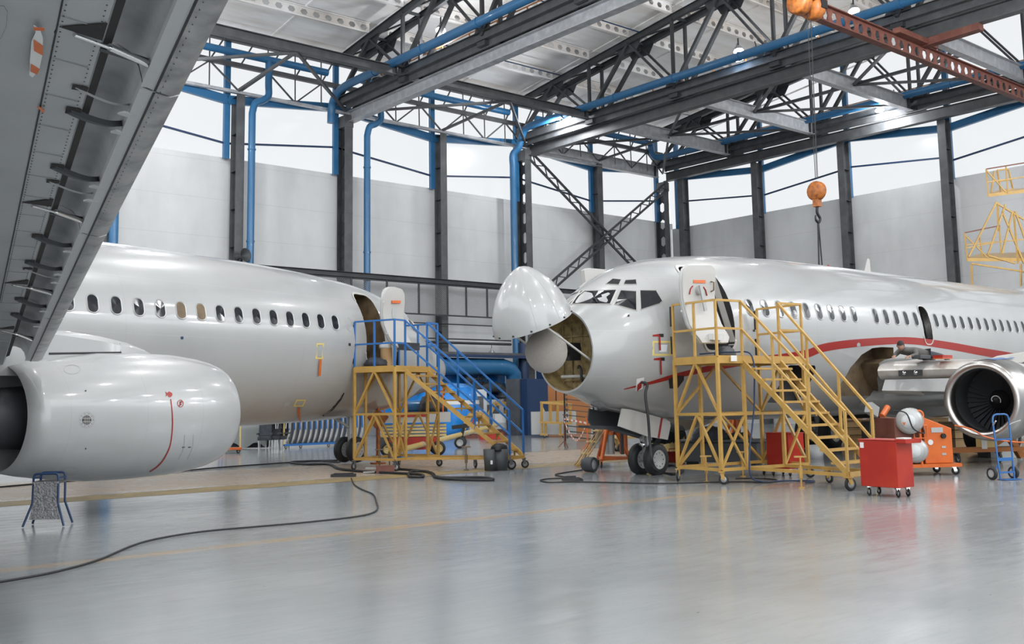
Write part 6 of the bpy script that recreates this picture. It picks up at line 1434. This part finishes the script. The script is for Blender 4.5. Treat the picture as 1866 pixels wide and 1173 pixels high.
for seg in (((1817, 310), (1824, 352)), ((1837, 308), (1846, 345)), ((1817, 310), (1837, 308)), ((1820, 330), (1842, 327)), ((1812, 312), (1806, 352)), ((1824, 350), (1846, 344))): yb_(*seg, .05, 'step_rail', d=.6)
for i in (0, 1): yb_((1775+i*87, 600), (1776+i*87, 790), .12, 'leg', d=1.0)

# gear under and behind the right aircraft
def prop(name, label, cat, px, py, dims, m_, rz=-.6, d=0, z=0): 
    P = fl(px, py)+FH*d; return tag(MB((P.x, P.y, z)).box((P.x, P.y, z+dims[2]/2), dims, rz=rz).build(name, m_, bevel=.01), label, cat)
def pallet_stack(px, py, lab, n, w_=1.2, d=0):
    P = fl(px, py)+FH*d; t = TH('crate_stack', lab, 'crate', P, -.5)
    for k in range(n): MB().box((0, 0, .1+.26*k), (w_, .8, .2)).box((0, 0, .22+.26*k), (w_+.03, .83, .03)).build('crate_layer', 'cardboard', t)
pallet_stack(1560, 805, 'stack of tan wooden crates behind the stairs under the wing', 5, 1.4); pallet_stack(1690, 800, 'stack of tan wooden crates behind the orange trolley', 6, 2.2, 1); pallet_stack(1780, 815, 'low pile of tan boxes beneath the right engine', 3, 1.0, 1)
P = fl(1790, 842); t = TH('engine_dolly', 'brown-orange low dolly with paper tag under the right engine', 'dolly', P, -.5)
MB().box((0, 0, .3), (1.9, .5, .1)).build('deck', 'orange_rail', t); MB().bar((.2, 0, .35), (.75, 0, .62), .12, .12).bar((.75, 0, .62), (1.05, 0, .1), .14, .14).build('arm', 'orange_rail', t); MB().box((-.1, -.26, .45), (.14, .01, .25)).build('tag', 'paper', t); MB().box((.15, .0, .47), (.35, .3, .25)).build('small_box', 'yellow_pale', t)
for x in (-.8, .3): caster(t, (x, -.2, .24), .11, .5, 'steel_dark')
prop('black_case', 'black equipment case on the floor right of the dolly', 'case', 1832, 835, (.6, .5, .65), 'black', d=.6); prop('grey_sack', 'pale grey wrapped bundle at the right edge beneath the engine', 'bundle', 1862, 838, (.5, .5, .7), 'white_plastic', d=1)
t = TH('workbench', 'long workbench with tools under the wing behind the yellow stairs', 'workbench', fl(1560, 812)+FH*.4, -.45)
MB().box((0, 0, .8), (3.6, .7, .05)).build('top', 'cardboard', t)
for x in (-1.7, -.6, .6, 1.7): MB().box((x, 0, .39), (.06, .6, .78)).build('leg', 'steel_dark', t)
for k in range(10): tag(MB().box((0, 0, .08), (.12+.05*(k % 3), .12, .12+.05*(k % 4))).build('bench_item', ['red_paint', 'paper', 'blue_rail', 'black', 'off_white'][k % 5]), '%s small item on the long workbench, %s from the left' % (['red', 'white', 'blue', 'black', 'cream'][k % 5], ORD[k]), 'tool', 'things on the long workbench').location = wm(t) @ V((-1.5+.33*k, -.1+.05*(k % 3), .84))
t = TH('tripod_jack', 'tall orange tripod jack under the fuselage behind the yellow stand', 'jack', fl(1360, 830)+FH*1.2)
for x, y in ((-.6, -.2), (.6, -.3), (.1, .7)): MB().cyl((x, y, .05), (x*.15, y*.15, 1.1), .05, 8).build('leg', 'orange_paint', t)
MB().cyl((0, 0, .3), (0, 0, 1.12), .14, 14).build('cylinder', 'orange_paint', t)
P = fl(1205, 830)+FH*2.5; t = TH('cream_trolley', 'cream tubular trolley behind the nose wheels', 'trolley', P, -.6); MB().box((0, 0, .45), (2.2, .8, .06)).build('deck', 'yellow_pale', t)
for x, y in ((-1, -.35), (1, -.35), (-1, .35), (1, .35)): caster(t, (x, y, .42), .14, .3, 'yellow_pale')
MB().tube([(.9, -.35, .48), (.9, -.35, .95), (.9, .35, .95), (.9, .35, .48)], .02, 6).build('push_handle', 'yellow_pale', t)
e_ = wm(RA) @ (ec+V((.0, 0, -.9)))
pts = bez([fl(1600, 830)+V((0, 0, .9)), W(1740, 775, fl(1740, 868)), W(1800, 797, fl(1790, 868)), W(1866, 806, fl(1850, 868)), W(1930, 803, fl(1900, 868))], 6)
tag(MB(tuple(pts[1])).tube(pts[6:], .016, 6).build('safety_line', 'orange_paint'), 'orange cord strung in front of the right engine inlet', 'cord')
# gear beneath fuselage belly seen through the stand
t = TH('inverter_unit', 'grey tool mount with orange cap hung on a stair-side arm under the wing', 'tool', W(1600, 750, fl(1600, 850)))
MB().box((-.25, 0, .05), (.32, .16, .24), R=Matrix.Rotation(.4, 3, 'Y')).build('box', 'wheel_grey', t); MB().cyl((-.02, -.1, -.1), (.25, -.1, .1), .07, 10).build('cap', 'orange_paint', t); MB().bar((-.3, 0, -.1), (-.3, .1, -1.35), .05, .05).build('post', 'steel_dark', t)

# ---------------------------------------------------------------- mechanic on the wing
def skinned(name, verts, edges, m_, parent, root=0, sub=2):
    me = bpy.data.meshes.new(name); me.from_pydata([tuple(v[:3]) for v in verts], edges, []); me.materials.append(M[m_])
    o_ = bpy.data.objects.new(name, me); col.objects.link(o_); o_.parent = parent
    md = o_.modifiers.new('skin', 'SKIN'); 
    for i, v in enumerate(verts): sv = me.skin_vertices[0].data[i]; sv.radius = (v[3], v[4] if len(v) > 4 else v[3]); sv.use_root = i == root
    md.use_smooth_shade = True; s2 = o_.modifiers.new('sub', 'SUBSURF'); s2.levels = sub; s2.render_levels = sub; return o_
wz = 2.0+.42
h0 = wpt(RA, 1640, 640, 2.75); base = wm(RA) @ V((h0.x, -2.75, wz+.03))
d = (wm(RA).to_3x3() @ V((1, .0, 0))).normalized()
man = thing('mechanic', 'man in dark work clothes lying on the wing working with both hands', 'person', base, rzR)
# local: x along the body toward the feet, y away from camera, z up; origin under the head
B_ = [(1.0, 0, .13, .17, .13), (.72, 0, .17, .16, .13), (.42, 0, .18, .19, .14), (.22, 0, .21, .1, .09), (.12, 0, .25, .06, .06), (1.15, -.1, .12, .1, .1), (1.5, -.14, .1, .075), (1.85, -.16, .07, .055), (1.15, .1, .12, .1, .1), (1.5, .14, .1, .075), (1.85, .18, .07, .055),
      (.34, -.2, .2, .075), (.26, -.27, .08, .055), (.05, -.22, .06, .04), (.34, .2, .2, .075), (.2, .24, .1, .055), (-.02, .12, .08, .04), (1.97, -.17, .05, .05), (1.97, .2, .05, .05)]
E_ = [(0, 1), (1, 2), (2, 3), (3, 4), (0, 5), (5, 6), (6, 7), (7, 17), (0, 8), (8, 9), (9, 10), (10, 18), (2, 11), (11, 12), (12, 13), (2, 14), (14, 15), (15, 16)]
skinned('body', B_, E_, 'shirt', man)
L_ = [(1.0, 0, .13, .18, .14), (1.15, -.1, .12, .11, .11), (1.5, -.14, .1, .085), (1.84, -.16, .075, .062), (1.15, .1, .12, .11, .11), (1.5, .14, .1, .085), (1.84, .18, .075, .062)]
skinned('trousers', L_, [(0, 1), (1, 2), (2, 3), (0, 4), (4, 5), (5, 6)], 'trousers', man)
hd = MB(); vs = []; n1_, n2_ = 14, 20
for i in range(n1_+1):
    ph_ = PI*i/n1_-PI/2
    for j in range(n2_):
        a = 2*PI*j/n2_; x, y, z = math.cos(ph_)*math.cos(a), math.cos(ph_)*math.sin(a), math.sin(ph_)
        sx_ = .098 if x > 0 else .1
        jaw = 1-.28*max(0, -z)**1.5; fx = -x
        nose_ = .022*math.exp(-((z+.1)/.16)**2-(y/.16)**2) if fx > .3 else 0
        eye_ = -.008*sum(math.exp(-((z-.12)/.12)**2-((y-s*.35)/.14)**2) for s in (-1, 1)) if fx > .3 else 0
        vs.append(V((x*sx_*jaw-(nose_+eye_), y*.078*jaw, z*.125)))
fs = [(i*n2_+j, i*n2_+(j+1) % n2_, (i+1)*n2_+(j+1) % n2_, (i+1)*n2_+j) for i in range(n1_) for j in range(n2_)]
hd.add(vs, fs, 0, True)
for s in (-1, 1): hd.lathe((.005, s*.078, -.0), (0, s, 0), [(-.005, .028), (.012, .03), (.016, .02), (.01, 0)], 10)
ho = hd.build('head', 'skin', man); ho.location = (.03, -.01, .31); ho.rotation_euler = (0, -.55, .35)
hr = MB(); hv = []
for i in range(6, n1_+1):
    ph_ = PI*i/n1_-PI/2
    for j in range(n2_):
        a = 2*PI*j/n2_; x, y, z = math.cos(ph_)*math.cos(a), math.cos(ph_)*math.sin(a), math.sin(ph_)
        z2 = max(z, .28-.5*(x+.6)) if x < .3 else z
        hv.append(V((x*.108+.006, y*.086, max(z, .45 if x < -.45 else (-.2 if x > 0 else .1))*.133)))
k = n1_+1-6; hr.add(hv, [(i*n2_+j, i*n2_+(j+1) % n2_, (i+1)*n2_+(j+1) % n2_, (i+1)*n2_+j) for i in range(k-1) for j in range(n2_)], 0, True); hh = hr.build('hair', 'hair', man); hh.location = ho.location; hh.rotation_euler = ho.rotation_euler
for s_, hp_ in ((-1, V((.05, -.22, .06))), (1, V((-.02, .12, .08)))):
    dx = V((-1, .25*-s_, -.15)).normalized(); sd = V((0, 0, 1)).cross(dx).normalized(); palm = hp_+dx*.05
    vv = [(*hp_, .03, .022), (*(hp_+dx*.055), .038, .017), (*(hp_+dx*.085), .036, .014)]; ee = [(0, 1), (1, 2)]
    for f_, (off, ln) in enumerate(((-.03, .06), (-.01, .072), (.01, .068), (.029, .05))):
        b0 = len(vv); p0 = hp_+dx*.085+sd*off; p1 = p0+dx*ln*.5+V((0, 0, -.008)); p2 = p1+dx*ln*.35+V((0, 0, -.022)); p3 = p2+dx*ln*.1+V((0, 0, -.018))
        vv += [(*p1, .0095), (*p2, .0085), (*p3, .007)]; ee += [(2, b0), (b0, b0+1), (b0+1, b0+2)]
    b0 = len(vv); p1 = hp_+dx*.045+sd*(.045*-s_)+V((0, 0, -.01)); p2 = p1+dx*.035+sd*(.012*-s_)+V((0, 0, -.012)); vv += [(*p1, .012), (*p2, .009)]; ee += [(0, b0), (b0, b0+1)]
    skinned('hand', vv, ee, 'skin', man, 0, 1)
for i, y in ((0, -.17), (1, .2)): MB().lathe((1.88, y, .06), (1, 0, -.2), [(0, 0), (0, .055), (.06, .06), (.2, .045), (.26, 0)], 12, sy=.8).build('shoe', 'black', man)
q = wm(man) @ V((.38, -.32, .0)); tag(MB(tuple(q)).box(q+V((0, 0, .04)), (.5, .22, .09), rz=rzR).build('tool_case', 'rubber_grey', bevel=.01), 'flat grey tool case under the mechanic\'s arm on the wing', 'case')
q = wm(man) @ V((1.25, -.42, .0)); t = thing('tool_tray', 'orange-red tool tray on the wing beside the mechanic\'s legs', 'tray', q, rzR)
MB().box((0, 0, .012), (.5, .24, .02)).build('base', 'orange_paint', t); MB().b2((-.25, -.12, .02), (.25, -.11, .09)).b2((-.25, .11, .02), (.25, .12, .09)).b2((-.25, -.11, .02), (-.24, .11, .09)).b2((.24, -.11, .02), (.25, .11, .09)).build('wall', 'red_paint', t)
